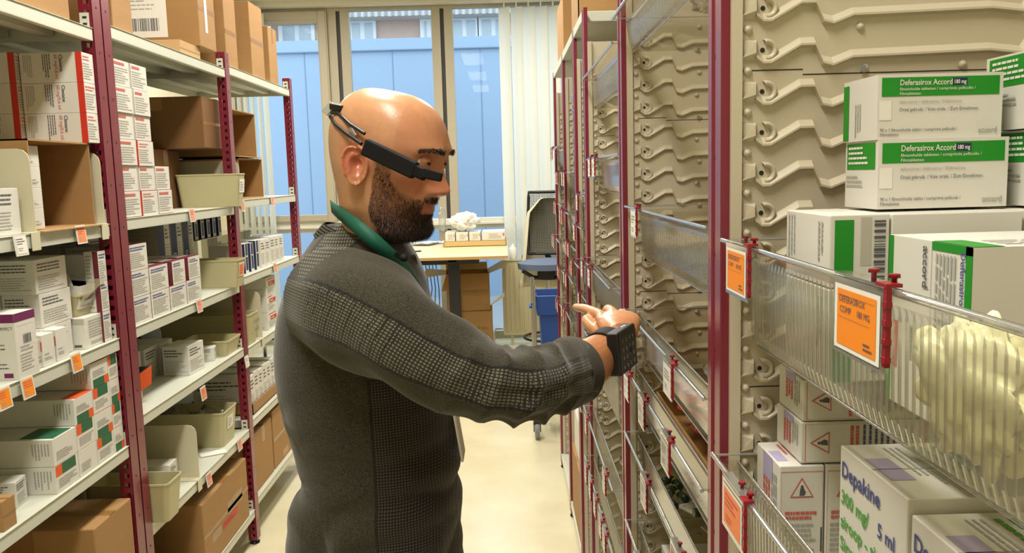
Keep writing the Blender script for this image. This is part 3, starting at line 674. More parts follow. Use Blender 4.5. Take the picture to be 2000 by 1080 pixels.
# shelf g
tub('cream bin holding plastic wrappers at the right end of the fifth shelf', FX - .02, 3.26, zB['g'], .34, .17, .145, 'paper')
mb = MB(); rr = random.Random(4)
rows = [[(FX - .32 + .26 * i / 10, 3.28 + .12 * j / 6, zB['g'] + .12 + .03 * math.sin(i * 1.7 + j) * math.cos(j * 1.3 + i * .5) + .012 * rr.random()) for j in range(7)] for i in range(11)]
mb.grid(rows, 'film'); tag(mb.build('plastic_wrapper'), 'crumpled clear wrapper filling the cream bin on the fifth shelf', 'wrapper')
for r_ in range(3):
    for c_ in range(4):
        put('little white carton in the stacked block behind the wrapper bin, row %s column %s' % ('abc'[r_], 'wxyz'[c_]) if False else 'little white carton behind the wrapper bin, %s row, %s' % (('bottom', 'middle', 'top')[r_], ('leftmost', 'second', 'third', 'rightmost')[c_]), 'whitelines', FX - .37, 3.10 + c_ * .075 + .0, zB['g'] + r_ * .09, .10, .07, .088, group='block of little cartons behind the wrapper bin', seed=r_ * 4 + c_)
divider('cream divider with a lip clip in the middle of the fifth shelf', 2.93, zB['g'], .20, .40)
put('open white carton beside the fifth shelf divider', 'whitelines', FX - .055, 2.80, zB['g'], .16, .075, .095, rz=R(3), seed=31)
put('white carton in the middle of the three on the fifth shelf', 'whitelines', FX - .08, 2.705, zB['g'], .13, .07, .075, rz=R(1), seed=32)
put('tall grey carton at the back left of the fifth shelf', 'grey', FX - .25, 2.66, zB['g'], .15, .09, .15, seed=33)
put('white carton lying low next to the posts on the fifth shelf', 'whitelines', FX - .25, 2.53, zB['g'], .12, .08, .10, seed=34)
tub('cream bin hanging forward over the fifth shelf edge beside the posts', on_z(321, 1036, zB['g']).x, 2.522, zB['g'], .26, .12, .13)
mb = MB(); mb.M = Matrix.Translation((FX - .05, 3.20, zB['g'] + .002)) @ Matrix.Rotation(R(30), 4, 'Z'); mb.box(-.05, .05, -.03, .025, 0, .001, 'paper').box(-.05, .05, -.03, -.028, .001, .003, 'paper')
tag(mb.build('paper_slip'), 'pale paper slip sticking out under the wrapper bin', 'paper'); 
mb = MB(); 
t = open_box('cardboard_tray', 'brown tray of upright white packs beyond the middle post', FX - .02, 3.64, zC['g'], .30, .42, .05, open_='T', flaps=False)
for k in range(6):
    put('thin white pack standing in the brown tray, %s' % ('nearest', 'second', 'third', 'fourth', 'fifth', 'farthest')[k], 'whitelines', FX - .028, 3.65 + k * .066, zC['g'] + .005, .26, .06, .17 + .006 * (k % 2), group='thin packs in the brown tray', seed=k + 40)
# bottom
o = put('large taped brown box with a red sticker tipped on the bottom shelf', 'brown_redlabel', FX - .004, 2.93, zB['h'], .36, .52, .26, name='cardboard_box', cat='box', bevel=.004)
put('flap-topped brown box in front of the red-stickered one, bottom shelf', 'brown', FX - .01, 2.56, zB['h'], .34, .26, .12, name='cardboard_box', cat='box', bevel=.003, seed=2)
put('brown box with upright arrows on the far bottom shelf', 'brown_arrows', FX - .02, 3.92, zC['h'], .36, .50, .29, name='cardboard_box', cat='box', bevel=.003)
put('brown box between the middle post and the arrow-marked box', 'brown', FX - .02, 3.63, zC['h'], .34, .27, .27, name='cardboard_box', cat='box', bevel=.003, seed=2)
for lab, px, py, ins in (('pink shelf label under the wall of pink-lined cartons', 375, 420, 'paper_pink'), ('pink shelf label under the long overhanging cream bin', 474, 402, 'paper_pink'), ('pink shelf label under the maroon-sided cartons', 389, 597, 'paper_pink'),
                         ('pink shelf label below the slim blue and white cartons', 537, 523, 'paper_pink'), ('orange shelf label below the opened orange carton', 397, 768, 'paper_salmon'), ('white shelf label below the handwritten bin beyond the post', 482, 706, 'paper'),
                         ('pink shelf label below the wrapper bin', 468, 868, 'paper_pink'), ('pink shelf label under the fifth shelf divider clip', 408, 936, 'paper_pink'), ('faint pink shelf label under the open brown boxes', 532, 393, 'paper_pink')):
    shelf_tag(lab, px, py, ins)
# ------------------------------------------------------------------ right rack: modular bays of clear bins
RX = .259
YP = [1.006, 1.853, 2.70, 3.10, 3.70, 4.36]
BAY = [(.10, .998)] + [(YP[i] + .07, YP[i + 1] - .008) for i in range(5)]
def side_panel_mesh():
    mb = MB(); D = .46; mb.box(0, D, 0, .012, 0, 1.98, 'panel_plastic'); mb.box(-.002, .011, -.008, 0, 0, 1.98, 'panel_plastic'); mb.box(D - .01, D, -.008, 0, 0, 1.98, 'panel_plastic')
    path = [(.0275, -.0078), (.036, -.0148), (.0456, -.0148), (.0806, .0049), (.0975, .0049), (.107, -.0163), (.1187, -.0195), (.142, -.0106), (.305, -.0068), (.343, -.0115), (.357, .0123), (.375, .014), (.40, .002)]
    P = .0482; k = 0; z = 1.9 - P
    rows = []
    while z > .05:
        # ledge: slanted above, sharp lip, undercut below
        for (x0, za), (x1, zb) in zip(path[:-1], path[1:]):
            up = .009
            mb.add([(x0, 0, z + za + up), (x1, 0, z + zb + up), (x1, -.008, z + zb + .0012), (x0, -.008, z + za + .0012), (x0, -.008, z + za - .0012), (x1, -.008, z + zb - .0012), (x0, 0, z + za - .003), (x1, 0, z + zb - .003)],
                   [(0, 3, 2, 1), (3, 4, 5, 2), (4, 6, 7, 5)], 'panel_plastic')
        cx, cz, r_ = .0415, z, .0115; n = 10
        ring = lambda rr, y: [(cx + rr * math.cos(a), y, cz + rr * math.sin(a)) for a in [R(-100 + 210 * i / n) for i in range(n + 1)]]
        mb.grid([ring(r_ + .002, 0), ring(r_, -.006), ring(r_ - .003, -.006), ring(r_ - .005, -.001)], 'panel_plastic', smooth=True)
        mb.add([(.0367 + .003 * math.cos(t), -.0006, z + .003 * math.sin(t)) for t in [i * math.pi / 4 for i in range(8)]], [tuple(range(8))], 'slot_dark')
        mb.add([(.011, 0, z + .012), (.027, -.009, z + .008), (.027, -.009, z - .004), (.011, -.006, z - .009), (.011, 0, z - .012), (.03, 0, z - .012), (.03, 0, z + .012)], [(0, 1, 2, 3, 4), (0, 6, 1), (1, 6, 5, 2), (2, 5, 4, 3)], 'panel_plastic')
        for dx, dz, r2 in ((.019, .024, .0055),) + (((.158, .024, .0055), (.275, .0255, .0055)) if k % 2 == 0 else ((.152, .024, .005),)):
            m_ = 'panel_plastic'
            rr = [[(dx + r2 * f * math.cos(a), -h_, z + dz + r2 * f * math.sin(a)) for a in [i * math.pi / 5 for i in range(10)]] for f, h_ in ((1, 0), (.9, .003), (.5, .005), (.02, .0058))]
            mb.grid(rr, m_, wrap=True)
        if k % 3 == 1:
            mb.add([(.155 + .004 * math.cos(t), -.0062, z + .024 + .004 * math.sin(t)) for t in [i * math.pi / 4 for i in range(8)]], [tuple(range(8))], 'grey_plastic')
        z -= P; k += 1
    for zz in (1.9 - P * 4 - .024, 1.9 - P * 12 - .024, 1.9 - P * 20 - .024, 1.9 - P * 28 - .024): mb.box(0, .085, -.0005, 0, zz, zz + .0012, 'slot_dark').box(.085, D, -.0005, 0, zz - .006, zz - .0048, 'slot_dark')
    return mb.mesh('side_panel')
SP = side_panel_mesh()
ZS0 = on_y(1480, 338, 1.0).z   # a hook sits at this height
zbase = ZS0 - (1.9 - .0482 * 7) ; 
rk = empty('shelving_rack', (RX, 0, 0)); tag(rk, 'right-hand rack of moulded cream side panels, red uprights and clear bins', 'shelving rack')
for i, y in enumerate(YP):
    mb = MB(); H2 = 2.117 if i > 1 else 2.28
    mb.prism([(0, y), (.0125, y), (.0125, y + .064), (0, y + .064), (0, y + .046), (.0025, y + .043), (.0025, y + .028), (0, y + .025)][::1], .02, H2, 'red_paint', 'z')
    z = .15
    while z < 2.2:
        mb.add([(.0019 - .002 * (0), y + .035 + .0025 * math.cos(t), z + .004 * math.sin(t)) for t in [j * math.pi / 3 for j in range(6)]], [tuple(range(6))], 'slot_dark'); z += .122
    mb.build('upright', rk, loc=(0, 0, 0), bevel=.0012)
    mb = MB().box(.45, .462, y, y + .06, .02, H2, 'red_paint'); mb.build('upright', rk)
    o = link('side_panel', SP, rk, (.0128, y + .002, zbase))
    foot_mb(.02, y + .03).build('levelling_foot', rk)
mb = MB().box(.0, .46, -1.2, YP[-1] + .06, .06, .085, 'shelf_paint'); mb.build('bottom_shelf', rk)
MB().box(.0, .46, YP[2] + .07, YP[-1] - .002, 2.085, 2.118, 'shelf_paint').build('top_shelf', rk, bevel=.002)
MB().box(.478, .485, -1.2, YP[-1] + .06, .1, 2.1, 'panel_plastic').build('back_panel', rk)

def bin_meshes(L, D, h, ribs=True):
    """front rim at x=0, body towards +x, y from 0 to L, z from 0 (floor) to h (rim)"""
    mb = MB(); t = .0; xb = .042; m = 'clear_plastic'
    n = max(8, int(L / .011)); step = L / n
    rows = []
    zs = [(.000, xb + .006), (.006, xb), (.02, xb - .004), (h * .78, .036), (h * .84, .034), (h - .008, .030)]
    for (z, x) in zs:
        row = []
        for i in range(4 * n + 1):
            y = L * i / (4 * n); ph = (i % 4)
            off = (-.0042 if ph in (2, 3) else 0) if (.004 < z < h * .82 and ribs) else 0
            row.append((x + off, y, z))
        rows.append(row)
    mb.grid(rows, 'clear_rib', smooth=False)
    mb.quad((0, 0, h), (0, L, h), (.030, L, h - .008), (.030, 0, h - .008), m)          # broad sloping rim
    a = D
    mb.quad((xb + .006, 0, 0), (a - .01, 0, .0), (a - .01, L, .0), (xb + .006, L, 0), m)         # floor
    mb.quad((a - .01, 0, 0), (a, 0, h), (a, L, h), (a - .01, L, 0), m)
    for y in (0, L): mb.add([(.048, y, 0), (a - .01, y, 0), (a, y, h), (.030, y, h - .008)], [(0, 1, 2, 3)], m)
    body = mb.mesh('bin_body')
    e = MB(); e.tube([(0, -.004, h), (0, L + .004, h)], .0032, 'clear_edge', 8)
    e.tube([(.030, 0, h - .008), (.030, L, h - .008)], .0014, 'clear_edge', 6)
    for y in (0, L): e.tube([(0, y, h), (a, y, h)], .0018, 'clear_edge', 6); e.tube([(.030, y, h - .01), (xb + .002, y, .0)], .0014, 'clear_edge', 6)
    e.tube([(xb + .002, 0, 0), (xb + .002, L, 0)], .0016, 'clear_edge', 6); e.tube([(a, 0, h), (a, L, h)], .0018, 'clear_edge', 6)
    return body, e.mesh('bin_rim')
_bm = {}
lab_frame = {}
def holder(parent, y, h, insert, seed, wd=.075, ht=.052):
    mb = MB(); mb.box(-.0075, -.0055, y, y + wd, h - ht - .004, h + .002, 'clear_edge'); mb.box(-.0075, .004, y, y + wd, h + .0035, h + .005, 'clear_edge')
    o = mb.build('label_holder', parent)
    f = Face(MB(), (-.0078, y + wd - .004, h - ht), (0, -1, 0), (0, 0, 1), wd - .008, ht - .003)
    f.rect(0, 0, 1, 1, 'paper', .0002); 
    if insert != 'paper': f.rect(.07, .07, .93, .93, insert, .0005)
    ink = 'ink_black' if insert == 'paper_orange' else ('ink_red' if insert != 'paper' else 'ink_grey')
    if wd > .07 and insert == 'paper_orange':
        f.text('DEFERASIROX', .12, .74, .005, ink, .0008, maxw=.045); f.text('COMP', .14, .58, .005, ink, .0008, maxw=.02); f.text('180 MG', .52, .58, .005, ink, .0008, maxw=.022)
        f.rect(.10, .50, .8, .505, ink, .0008); f.rect(.1, .84, .9, .845, ink, .0008); f.lines(.68, .12, .9, .26, 2, ink, e=.0008)
    else: f.lines(.15, .5, .85, .85, 3, ink, e=.0008, seed=seed); f.lines(.2, .15, .6, .35, 2, ink, e=.0008, seed=seed + 1)
    f.mb.build('label_card', o)
    c = MB(); c.box(-.0085, -.005, y - .006, y - .001, h - ht * .96, h + .004, 'clip_red'); c.box(-.009, .002, y - .006, y + .01, h + .004, h + .0065, 'clip_red')
    for k in range(4): c.box(-.0095, -.005, y - .0072, y - .002, h - ht * .9 + k * ht * .24, h - ht * .9 + k * ht * .24 + .004, 'clip_red')
    c.build('clip', o)
    for k in (0.004, .035):
        q = MB(); q.tube([(.001, y + k, h + .004), (.001, y + k, h + .009), (.001, y + k, h + .0095), (.001, y + k, h + .012)], [.002, .002, .0042, .0038], 'clip_red', 8); q.build('clip', o)
    return o
def clear_bin(label, bay, zr, x=.262, h=.12, D=.38, holders=(), y0=None, y1=None, tilt=0, ribs=True, group='clear bins on the right-hand rack'):
    a, c = BAY[bay]; a = y0 if y0 is not None else a + .012; c = y1 if y1 is not None else c - .012
    key = (round(c - a, 3), D, h, ribs)
    if key not in _bm: _bm[key] = bin_meshes(c - a, D, h, ribs)
    body, rim = _bm[key]
    o = link('clear_bin', body, None, (x, a, zr - h)); o.rotation_euler.y = tilt
    tag(o, label, 'clear bin', group); link('bin_rim', rim, o)
    for k, (yy, ins) in enumerate(holders): holder(o, yy - a, h, ins, int(zr * 100) + k, .085 if bay == 0 else .07)
    used_labels.add(label); return o
W = 'paper'; OR = 'paper_orange'; SA = 'paper_salmon'; PK = 'paper_pink'
ZA = 1.515; ZBB = 1.25
clear_bin('large clear ribbed bin nearest the camera with two orange labels', 0, ZA, .257, .13, .42, [(.86, OR), (.545, OR)])
clear_bin('clear bin below the orange-labelled one, holding white syrup and warning boxes', 0, ZBB, .246, .13, .42, [(.83, SA), (.5, W)])
clear_bin('shallow clear bin at the top edge of the picture beyond the nearest upright', 1, 1.925, .238, .07, .40, [], ribs=True)
clear_bin('clear ribbed bin level with the man\'s chin beyond the nearest upright', 1, 1.523, .262, .115, .38, [(1.64, W)])
clear_bin('clear bin right beside the wrist keypad with an orange and a white label', 1, 1.293, .258, .115, .38, [(1.70, SA), (1.27, W)], ribs=False)
clear_bin('clear bin holding bright orange capsule strips', 1, 1.165, .255, .115, .38, [(1.72, W), (1.52, W), (1.28, W)], ribs=False)
clear_bin('clear bin of small vials low beyond the nearest upright', 1, 1.01, .255, .12, .38, [(1.50, W), (1.2, SA)], ribs=False)
clear_bin('lowest visible clear bin beyond the nearest upright', 1, .80, .255, .12, .38, [(1.6, W)])
clear_bin('clear bin above eye level in the third bay with a milky bottom', 2, 1.89, .25, .09, .38, [])
clear_bin('clear bin in the third bay holding a white paper sheet', 2, 1.64, .262, .10, .38, [(2.52, W), (2.40, W)], ribs=False)
clear_bin('clear bin right above the man\'s hand in the third bay', 2, 1.325, .238, .12, .38, [(2.56, W), (2.34, W)])
clear_bin('short ribbed clear bin sloping under the wrist keypad', 2, 1.13, .222, .15, .36, [], y1=2.42)
clear_bin('clear bin in the third bay with two end labels at knee height', 2, .83, .238, .12, .38, [(2.52, W), (2.03, W)])
clear_bin('lowest clear bin of the third bay', 2, .66, .238, .12, .38, [(2.55, W), (2.42, W), (2.28, W), (2.14, W), (2.05, W)])
for bi, zl in ((3, (1.52, 1.41, 1.28, 1.16, .98, .78)), (4, (1.60, 1.44, 1.30, 1.17, 1.02, .86)), (5, (1.72, 1.60, 1.45, 1.28, 1.12, .95))):
    for k, z in enumerate(zl):
        a, c = BAY[bi]; x = .262 - .012 * ((k + bi) % 3)
        hs = [(c - .10 - .12 * j, (W, W, PK)[(k + j) % 3]) for j in range(2 if bi != 3 else 1)]
        clear_bin('clear bin in the %s narrow far bay, %s from the top' % (['fourth', 'fifth', 'last'][bi - 3], ['first', 'second', 'third', 'fourth', 'fifth', 'sixth'][k]), bi, z, x, .09, .36, hs, ribs=k % 2 == 0)

# ---- cartons in the near bins
def near_mesh(kind, sx, sy, sz, seed=1):
    mb = MB(); mb.box(-sx/2, sx/2, -sy/2, sy/2, 0, sz, 'white_card'); F = lambda k: bface(mb, k, sx, sy, sz)
    G = 'print_bright_green'
    if kind == 'defer':
        f = F('F'); f.rect(.03, .66, .97, .95, G)
        f.text('Deferasirox Accord', .17, .83, sz*.085, 'white_card', .0009, maxw=sx*.42, bold=True); f.rect(.59, .815, .71, .925, 'print_navy', .0007); f.text('180 mg', .60, .84, sz*.06, 'paper', .001, maxw=sx*.1, bold=True)
        f.text('filmomhulde tabletten / comprimés pelliculés /', .17, .75, sz*.045, 'paper', .0009, maxw=sx*.62); f.text('Filmtabletten', .17, .68, sz*.045, 'paper', .0009, maxw=sx*.18)
        f.text('deferasirox / déférasirox / Deferasirox', .17, .55, sz*.05, 'ink_grey', maxw=sx*.5); f.text('Oraal gebruik. / Voie orale. / Zum Einnehmen.', .17, .43, sz*.055, 'ink_black', maxw=sx*.64)
        f.text('90 x 1 filmomhulde tablet / comprimé pelliculé /', .02, .12, sz*.05, 'ink_black', maxw=sx*.62); f.text('Filmtablette', .02, .05, sz*.05, 'ink_black', maxw=sx*.15); f.text('accord', .81, .07, sz*.09, 'ink_grey', maxw=sx*.15, bold=True)
        f.rect(.01, .3, .11, .6, 'paper', .0005)
        f = F('L')
        if seed % 2: f.rect(0, .02, .17, .93, G); f.lines(.35, .06, .55, .6, 3, 'ink_grey', vert=True, seed=2)
        else: f.rect(.06, .58, .92, .97, G); f.lines(.12, .64, .8, .94, 4, 'paper', e=.0009, seed=3); f.lines(.05, .3, .6, .5, 3, 'ink_grey', seed=4)
        F('T').rect(.05, .1, .95, .4, G)
    elif kind == 'barcode':
        f = F('F'); f.rect(.08, .0, .40, .93, G); f.bars(.74, .1, .93, .93, 16, 'ink_black', vert=True); f.rect(.52, .3, .70, .96, 'grey_card', .0003)
        f = F('L'); f.lines(.05, .2, .25, .95, 3, 'ink_grey', vert=True, seed=2, thick=.3); f.lines(.75, .1, .88, .9, 2, 'ink_grey', vert=True, seed=7)
    elif kind == 'bigdefer':
        f = F('L'); f.rect(0, 0, .06, 1, G); f.rect(.93, 0, 1, 1, G); f.rect(.56, .955, 1, 1, G)
        f.text('Deferasirox Accord', .885, .97, sz*.045, 'ink_blue', rot=-math.pi/2, maxw=sz*.75, bold=True); f.lines(.60, .12, .84, .94, 6, 'ink_grey', vert=True, seed=4, thick=.5)
        f.text('accord', .46, .97, sz*.06, 'ink_black', rot=-math.pi/2, maxw=sz*.32, bold=True); f.lines(.3, .3, .36, .5, 1, 'ink_grey', vert=True, seed=2); f.rect(.09, .22, .15, .5, 'ink_red'); f.rect(.555, 0, .56, 1, 'ink_grey')
        f = F('T'); f.rect(0, .0, .10, .44, G); f.lines(.14, .1, .9, .4, 4, 'ink_grey', seed=8)
    elif kind == 'warn':
        for k in 'FL':
            f = F(k)
            if k == 'L':
                f.lines(.3, .1, .62, .8, 3, 'ink_red', vert=True, seed=seed + 3, thick=.6); f.lines(.65, .1, .9, .9, 3, 'ink_grey', vert=True, seed=seed + 5); f.rect(.3, .8, .7, 1, 'ink_lilac'); continue
            vert = sz > sx
            if vert: cx, cy, r_ = sx * .5, sz * .80, sx * .26
            else: cx, cy, r_ = sz * .52, sz * .5, sz * .26
            th = 90 if vert else 180
            tri = lambda rr, e, m: f.mb.add([f.P(cx + rr * 1.2 * math.cos(R(th + 120 * i)), cy + rr * 1.2 * math.sin(R(th + 120 * i)), e) for i in range(3)], [(0, 1, 2)], m)
            tri(r_, .0005, 'ink_red'); tri(r_ * .82, .0008, 'white_card')
            ph = R(th - 90)
            def T(x, y): return f.P(cx + (x * math.cos(ph) - y * math.sin(ph)) * r_, cy + (x * math.sin(ph) + y * math.cos(ph)) * r_, .0011)
            f.mb.add([T(.0 + .14 * math.cos(a), .38 + .14 * math.sin(a)) for a in [i * math.pi / 4 for i in range(8)]], [tuple(range(8))], 'ink_black')
            f.mb.add([T(-.16, .25), T(-.24, -.42), T(.2, -.42), T(.34, -.12), T(.22, .08), T(.14, .25)], [(0, 1, 2, 3, 4, 5)], 'ink_black')
            if vert: f.lines(.12, .56, .85, .64, 2, 'ink_red', seed=2, thick=.6); f.lines(.10, .05, .9, .54, 12, 'ink_grey', seed=5, thick=.5); f.rect(.93, .3, .97, .5, 'ink_black')
            else: f.lines(.36, .08, .44, .9, 2, 'ink_red', vert=True, seed=2, thick=.6); f.lines(.45, .06, .85, .92, 9, 'ink_blue', vert=True, seed=5, thick=.4); f.lines(.9, .1, .96, .9, 1, 'ink_red', vert=True, seed=9)
            for a_ in ((.03, .04, .97, .045), (.03, .95, .97, .955), (.03, .04, .035, .955), (.965, .04, .97, .955)): f.rect(*a_, 'ink_red', .0004)
        f = F('T'); f.rect(.05, .2, .3, .6, 'ink_lilac'); f.lines(.35, .2, .9, .85, 5, 'ink_red' if seed % 2 else 'ink_blue', vert=True, seed=seed, thick=.5)
    elif kind == 'bluewarn':
        near_sub = near_mesh('warn', sx, sy, sz, seed)
        return near_sub
    elif kind == 'depakine':
        f = F('L'); f.text('Depakine', .04, .86, sz*.075, 'ink_blue', maxw=sy*.62, bold=True); f.text('300 mg/', .04, .73, sz*.065, 'print_lightgreen', maxw=sy*.5, bold=True); f.text('5 ml', .62, .73, sz*.065, 'ink_blue', maxw=sy*.3, bold=True)
        f.text('siroop - sirop', .04, .61, sz*.065, 'print_lightgreen', maxw=sy*.8, bold=True); f.text('Sirup', .04, .50, sz*.065, 'print_lightgreen', maxw=sy*.4, bold=True)
        f.lines(.05, .2, .4, .42, 4, 'ink_grey', seed=3, thick=.3); f.rect(.60, .0, .66, .45, 'print_blue'); f.rect(.66, .0, 1, .45, 'paper', .0005); f.lines(.7, .05, .95, .4, 6, 'ink_grey', seed=4, e=.0009)
        f = F('T'); f.rect(.05, .3, .25, .7, 'ink_lilac'); f.lines(.3, .08, .46, .9, 3, 'ink_grey', vert=True, seed=3); f.lines(.5, .08, .9, .9, 4, 'print_lightgreen', vert=True, seed=7, thick=.45); f.rect(0, .49, 1, .5, 'ink_grey')
        f = F('F'); f.text('Depakine', .1, .8, sz*.06, 'ink_blue', maxw=sx*.8, bold=True)
    return mb.mesh('carton')
def near(label, kind, x, y, z, sx, sy, sz, rz=0, seed=1, group=None):
    o = link('medicine_carton', near_mesh(kind, sx, sy, sz, seed), None, (x + sx/2, y + sy/2, z + .0008), rz, .0012)
    tag(o, label, 'carton', group); used_labels.add(label); return o
za = ZA - .13 + .001
zt1 = 1.553
near('green-banded carton on top of the near bin stack, its lettering facing out', 'defer', .372, .842, zt1 + .0705, .127, .078, .064, seed=1, rz=R(1.5))
near('green-banded carton second from the top of the near bin stack', 'defer', .374, .838, zt1 + .0008, .131, .08, .0695, seed=2)
near('green-banded carton on top of the right-hand pile, cut by the picture edge', 'defer', .515, .80, zt1 + .0775, .127, .10, .076, seed=2)
near('green-banded carton lower in the right-hand pile, cut by the picture edge', 'defer', .52, .795, zt1 + .0008, .131, .10, .0755, seed=2)
near('white carton with a green block and barcode in the near bin', 'barcode', .312, .80, zt1 - .0725, .058, .125, .071, seed=1)
near('white carton under the one with the green block and barcode', 'barcode', .312, .80, za, .058, .125, zt1 - .074 - za, seed=2)
near('tall white carton carrying the two green-banded ones', 'plain', .372, .80, za, .127, .125, zt1 - za - .002, seed=1)
near('tall white carton under the right-hand green-banded pile', 'plain', .503, .775, za, .13, .15, zt1 - za - .002, seed=1)
near('large carton with green edges and sideways lettering in the near bin', 'bigdefer', .345, .61, za, .24, .135, .150, seed=1)
zb = ZBB - .13 + .001
near('upright white warning carton leftmost in the syrup bin', 'warn', .298, .895, zb, .050, .085, .145, seed=1)
near('upright white warning carton second from the left in the syrup bin', 'warn', .350, .895, zb, .052, .085, .145, seed=3)
near('tall plain carton at the back right of the syrup bin', 'plain', .404, .895, zb, .10, .085, .145)
near('warning carton lying on the upright ones, lower of two', 'warn', .322, .897, zb + .147, .15, .083, .047, seed=2)
near('warning carton lying on the upright ones, upper of two', 'warn', .324, .899, zb + .195, .14, .08, .047, seed=4)
near('syrup carton farther back in the lower near bin', 'depakine', .322, .650, zb, .11, .138, .205, seed=1)
near('syrup carton nearer the camera in the lower near bin', 'depakine', .322, .505, zb, .11, .138, .195, seed=2)
def bag(name, label, loc, rx, ry, rz_, m, seed=0, amp=.28, n=28, cat='bag', rot=0):
    rr = random.Random(seed); rows = []; off = Vector((rr.uniform(0, 50), rr.uniform(0, 50), seed * 3.1))
    for i in range(n + 1):
        th = math.pi * i / n; row = []
        for j in range(2 * n):
            ph = math.pi * j / n; d = Vector((math.sin(th) * math.cos(ph), math.sin(th) * math.sin(ph), math.cos(th)))
            k = 1 + amp * (abs(noise.noise(d * 2.2 + off)) * 1.6 - .5) + amp * .6 * abs(noise.noise(d * 5.5 + off))
            row.append((d.x * rx * k, d.y * ry * k, d.z * rz_ * k))
        rows.append(row)
    zmin = min(p[2] for r_ in rows for p in r_)
    mb = MB(); mb.grid(rows, m, wrap=True, smooth=True)
    o = mb.build(name, None, (loc[0], loc[1], loc[2] - zmin), rot); tag(o, label, cat); used_labels.add(label); return o
mat('pale_bag', '#efecc0', .35, bump=.3, bump_scale=60)
bag('paper_bag', 'crumpled pale yellow bag behind the ribs of the nearest bin', (.319, .555, za), .011, .070, .050, 'pale_bag', 3, .5)
bag('paper_bag', 'second crumpled pale bag in the nearest bin, closest to the camera', (.322, .39, za), .014, .075, .052, 'pale_bag', 5, .5)
bag('plastic_bag', 'clear crumpled bag in the top of the third bay', (.42, 2.28, 1.803), .07, .20, .11, 'film', 6, .4)
bag('plastic_bag', 'clear bag hanging out of the top bin of the fifth bay', (.33, 3.42, 1.74), .05, .13, .10, 'film', 7, .4)
bag('plastic_bag', 'clear crumpled bag on the topmost near bin', (.44, 1.5, 1.858), .08, .18, .06, 'film', 8, .4)
bag('plastic_bag', 'milky clear bag in the milky-bottomed bin of the third bay', (.42, 2.3, 1.801), .10, .2, .04, 'film', 9, .3) if False else None
# orange capsule strips
zc = 1.165 - .115 + .002
open_box('cardboard_tray', 'brown card tray inside the bin of orange capsule strips', .49, 1.30, zc, .17, .50, .060, open_='T', flaps=False)
mat('capsule_orange', '#e8650c', .25, coat=.5); mat('foil_orange', '#d8541a', .3)
for s_ in range(8):
    mb = MB(); rr = random.Random(s_); mb.M = Matrix.Translation((.368 + .012 * math.sin(s_ * 2.1), 1.42 + s_ * .044, zc + .074 + .012 * (s_ % 3))) @ Matrix.Rotation(R(-35 + 14 * (s_ % 5)), 4, 'X') @ Matrix.Rotation(R(rr.uniform(-30, 30)), 4, 'Z') @ Matrix.Rotation(R(25), 4, 'Y')
    mb.box(-.055, .055, -.024, .024, 0, .001, 'foil_orange')
    for i in range(5):
        for j in range(2):
            c0 = Vector((-.043 + i * .0215, -.011 + j * .022, .003)); mb.tube([c0 + Vector((0, -.007, 0)), c0 + Vector((0, -.005, 0)), c0 + Vector((0, .005, 0)), c0 + Vector((0, .007, 0))], [.002, .005, .005, .002], 'capsule_orange', 8)
    tag(mb.build('capsule_strip'), 'orange capsule strip in the brown card tray', 'capsule strip', 'orange capsule strips in the card tray')
# vials and foil packs in the low bins
mat('vial_dark', '#2c3a30', .2); mat('vial_olive', '#8a9440', .3)
def vial(x, y, z, rz, lab, grp, ma='vial_dark'):
    mb = MB(); mb.M = Matrix.Translation((x, y, z + .010)) @ Matrix.Rotation(rz, 4, 'Z') @ Matrix.Rotation(R(90), 4, 'Y')
    mb.tube([(0, 0, 0), (0, 0, .002), (0, 0, .030), (0, 0, .034)], [.008, .0095, .0095, .005], ma, 12); o = mb.build('vial')
    mb2 = MB(); mb2.M = mb.M; mb2.tube([(0, 0, .034), (0, 0, .036), (0, 0, .042)], [.006, .007, .007], 'vial_olive', 12); mb2.build('vial_cap', o)
    tag(o, lab, 'vial', grp)
zv = 1.01 - .12 + .001; rr = random.Random(3)
for k in range(6): vial(.335 + .03 * (k % 2), 1.80 - .035 * k, zv, rr.uniform(0, 3), 'small dark vial lying in the low bin beyond the nearest upright', 'dark vials in the low bin')
def packet(label, x, y, z, rz, sx, sy, m, tilt=0):
    mb = MB(); f = Face(mb, (-sx/2, -sy/2, .003), (1, 0, 0), (0, 1, 0), sx, sy); mb.box(-sx/2, sx/2, -sy/2, sy/2, 0, .003, m); f.lines(.1, .15, .9, .85, 4, 'ink_grey', seed=int(x * 1000))
    o = mb.build('foil_packet', None, (x, y, z), rz); o.rotation_euler.x = tilt; tag(o, label, 'packet'); used_labels.add(label)
mat('foil_grey', '#8d8f86', .35, metal=.4)
packet('white printed packet leaning in the vial bin', .385, 1.68, zv + .0, R(30), .07, .05, 'paper'); packet('grey foil packet flat in the vial bin', .46, 1.74, zv, R(-20), .10, .07, 'foil_grey')
packet('second grey foil packet near the bin front', .42, 1.56, zv, R(15), .09, .06, 'foil_grey')
bag('plastic_bag', 'grey crumpled blister packs in the knee-height bin of the third bay', (.42, 2.3, .83 - .119), .09, .24, .035, 'film', 12, .4)
bag('plastic_bag', 'clear wrapper heap in the bin with two end labels', (.44, 1.4, 1.293 - .114), .08, .2, .03, 'film', 13, .4)
put('white carton lying in the lowest bin beyond the nearest upright', 'whitelines', .46, 1.62, .80 - .119, .14, .12, .10, seed=3)
put('white folded paper carton in the eye-level bin of the third bay', 'whitelines', .50, 2.0, 1.64 - .099, .16, .4, .05, seed=8)
put('cream carton with a dark window standing beneath the chin-level bin', 'whitelines', .62, 1.20, 1.293 - .0 + .0, .16, .15, .10, seed=8) if False else None
put('brown box standing on the floor shelf of the far right bays', 'brown', .665, 3.20, .086, .40, .44, .30, name='cardboard_box', cat='box', seed=2)
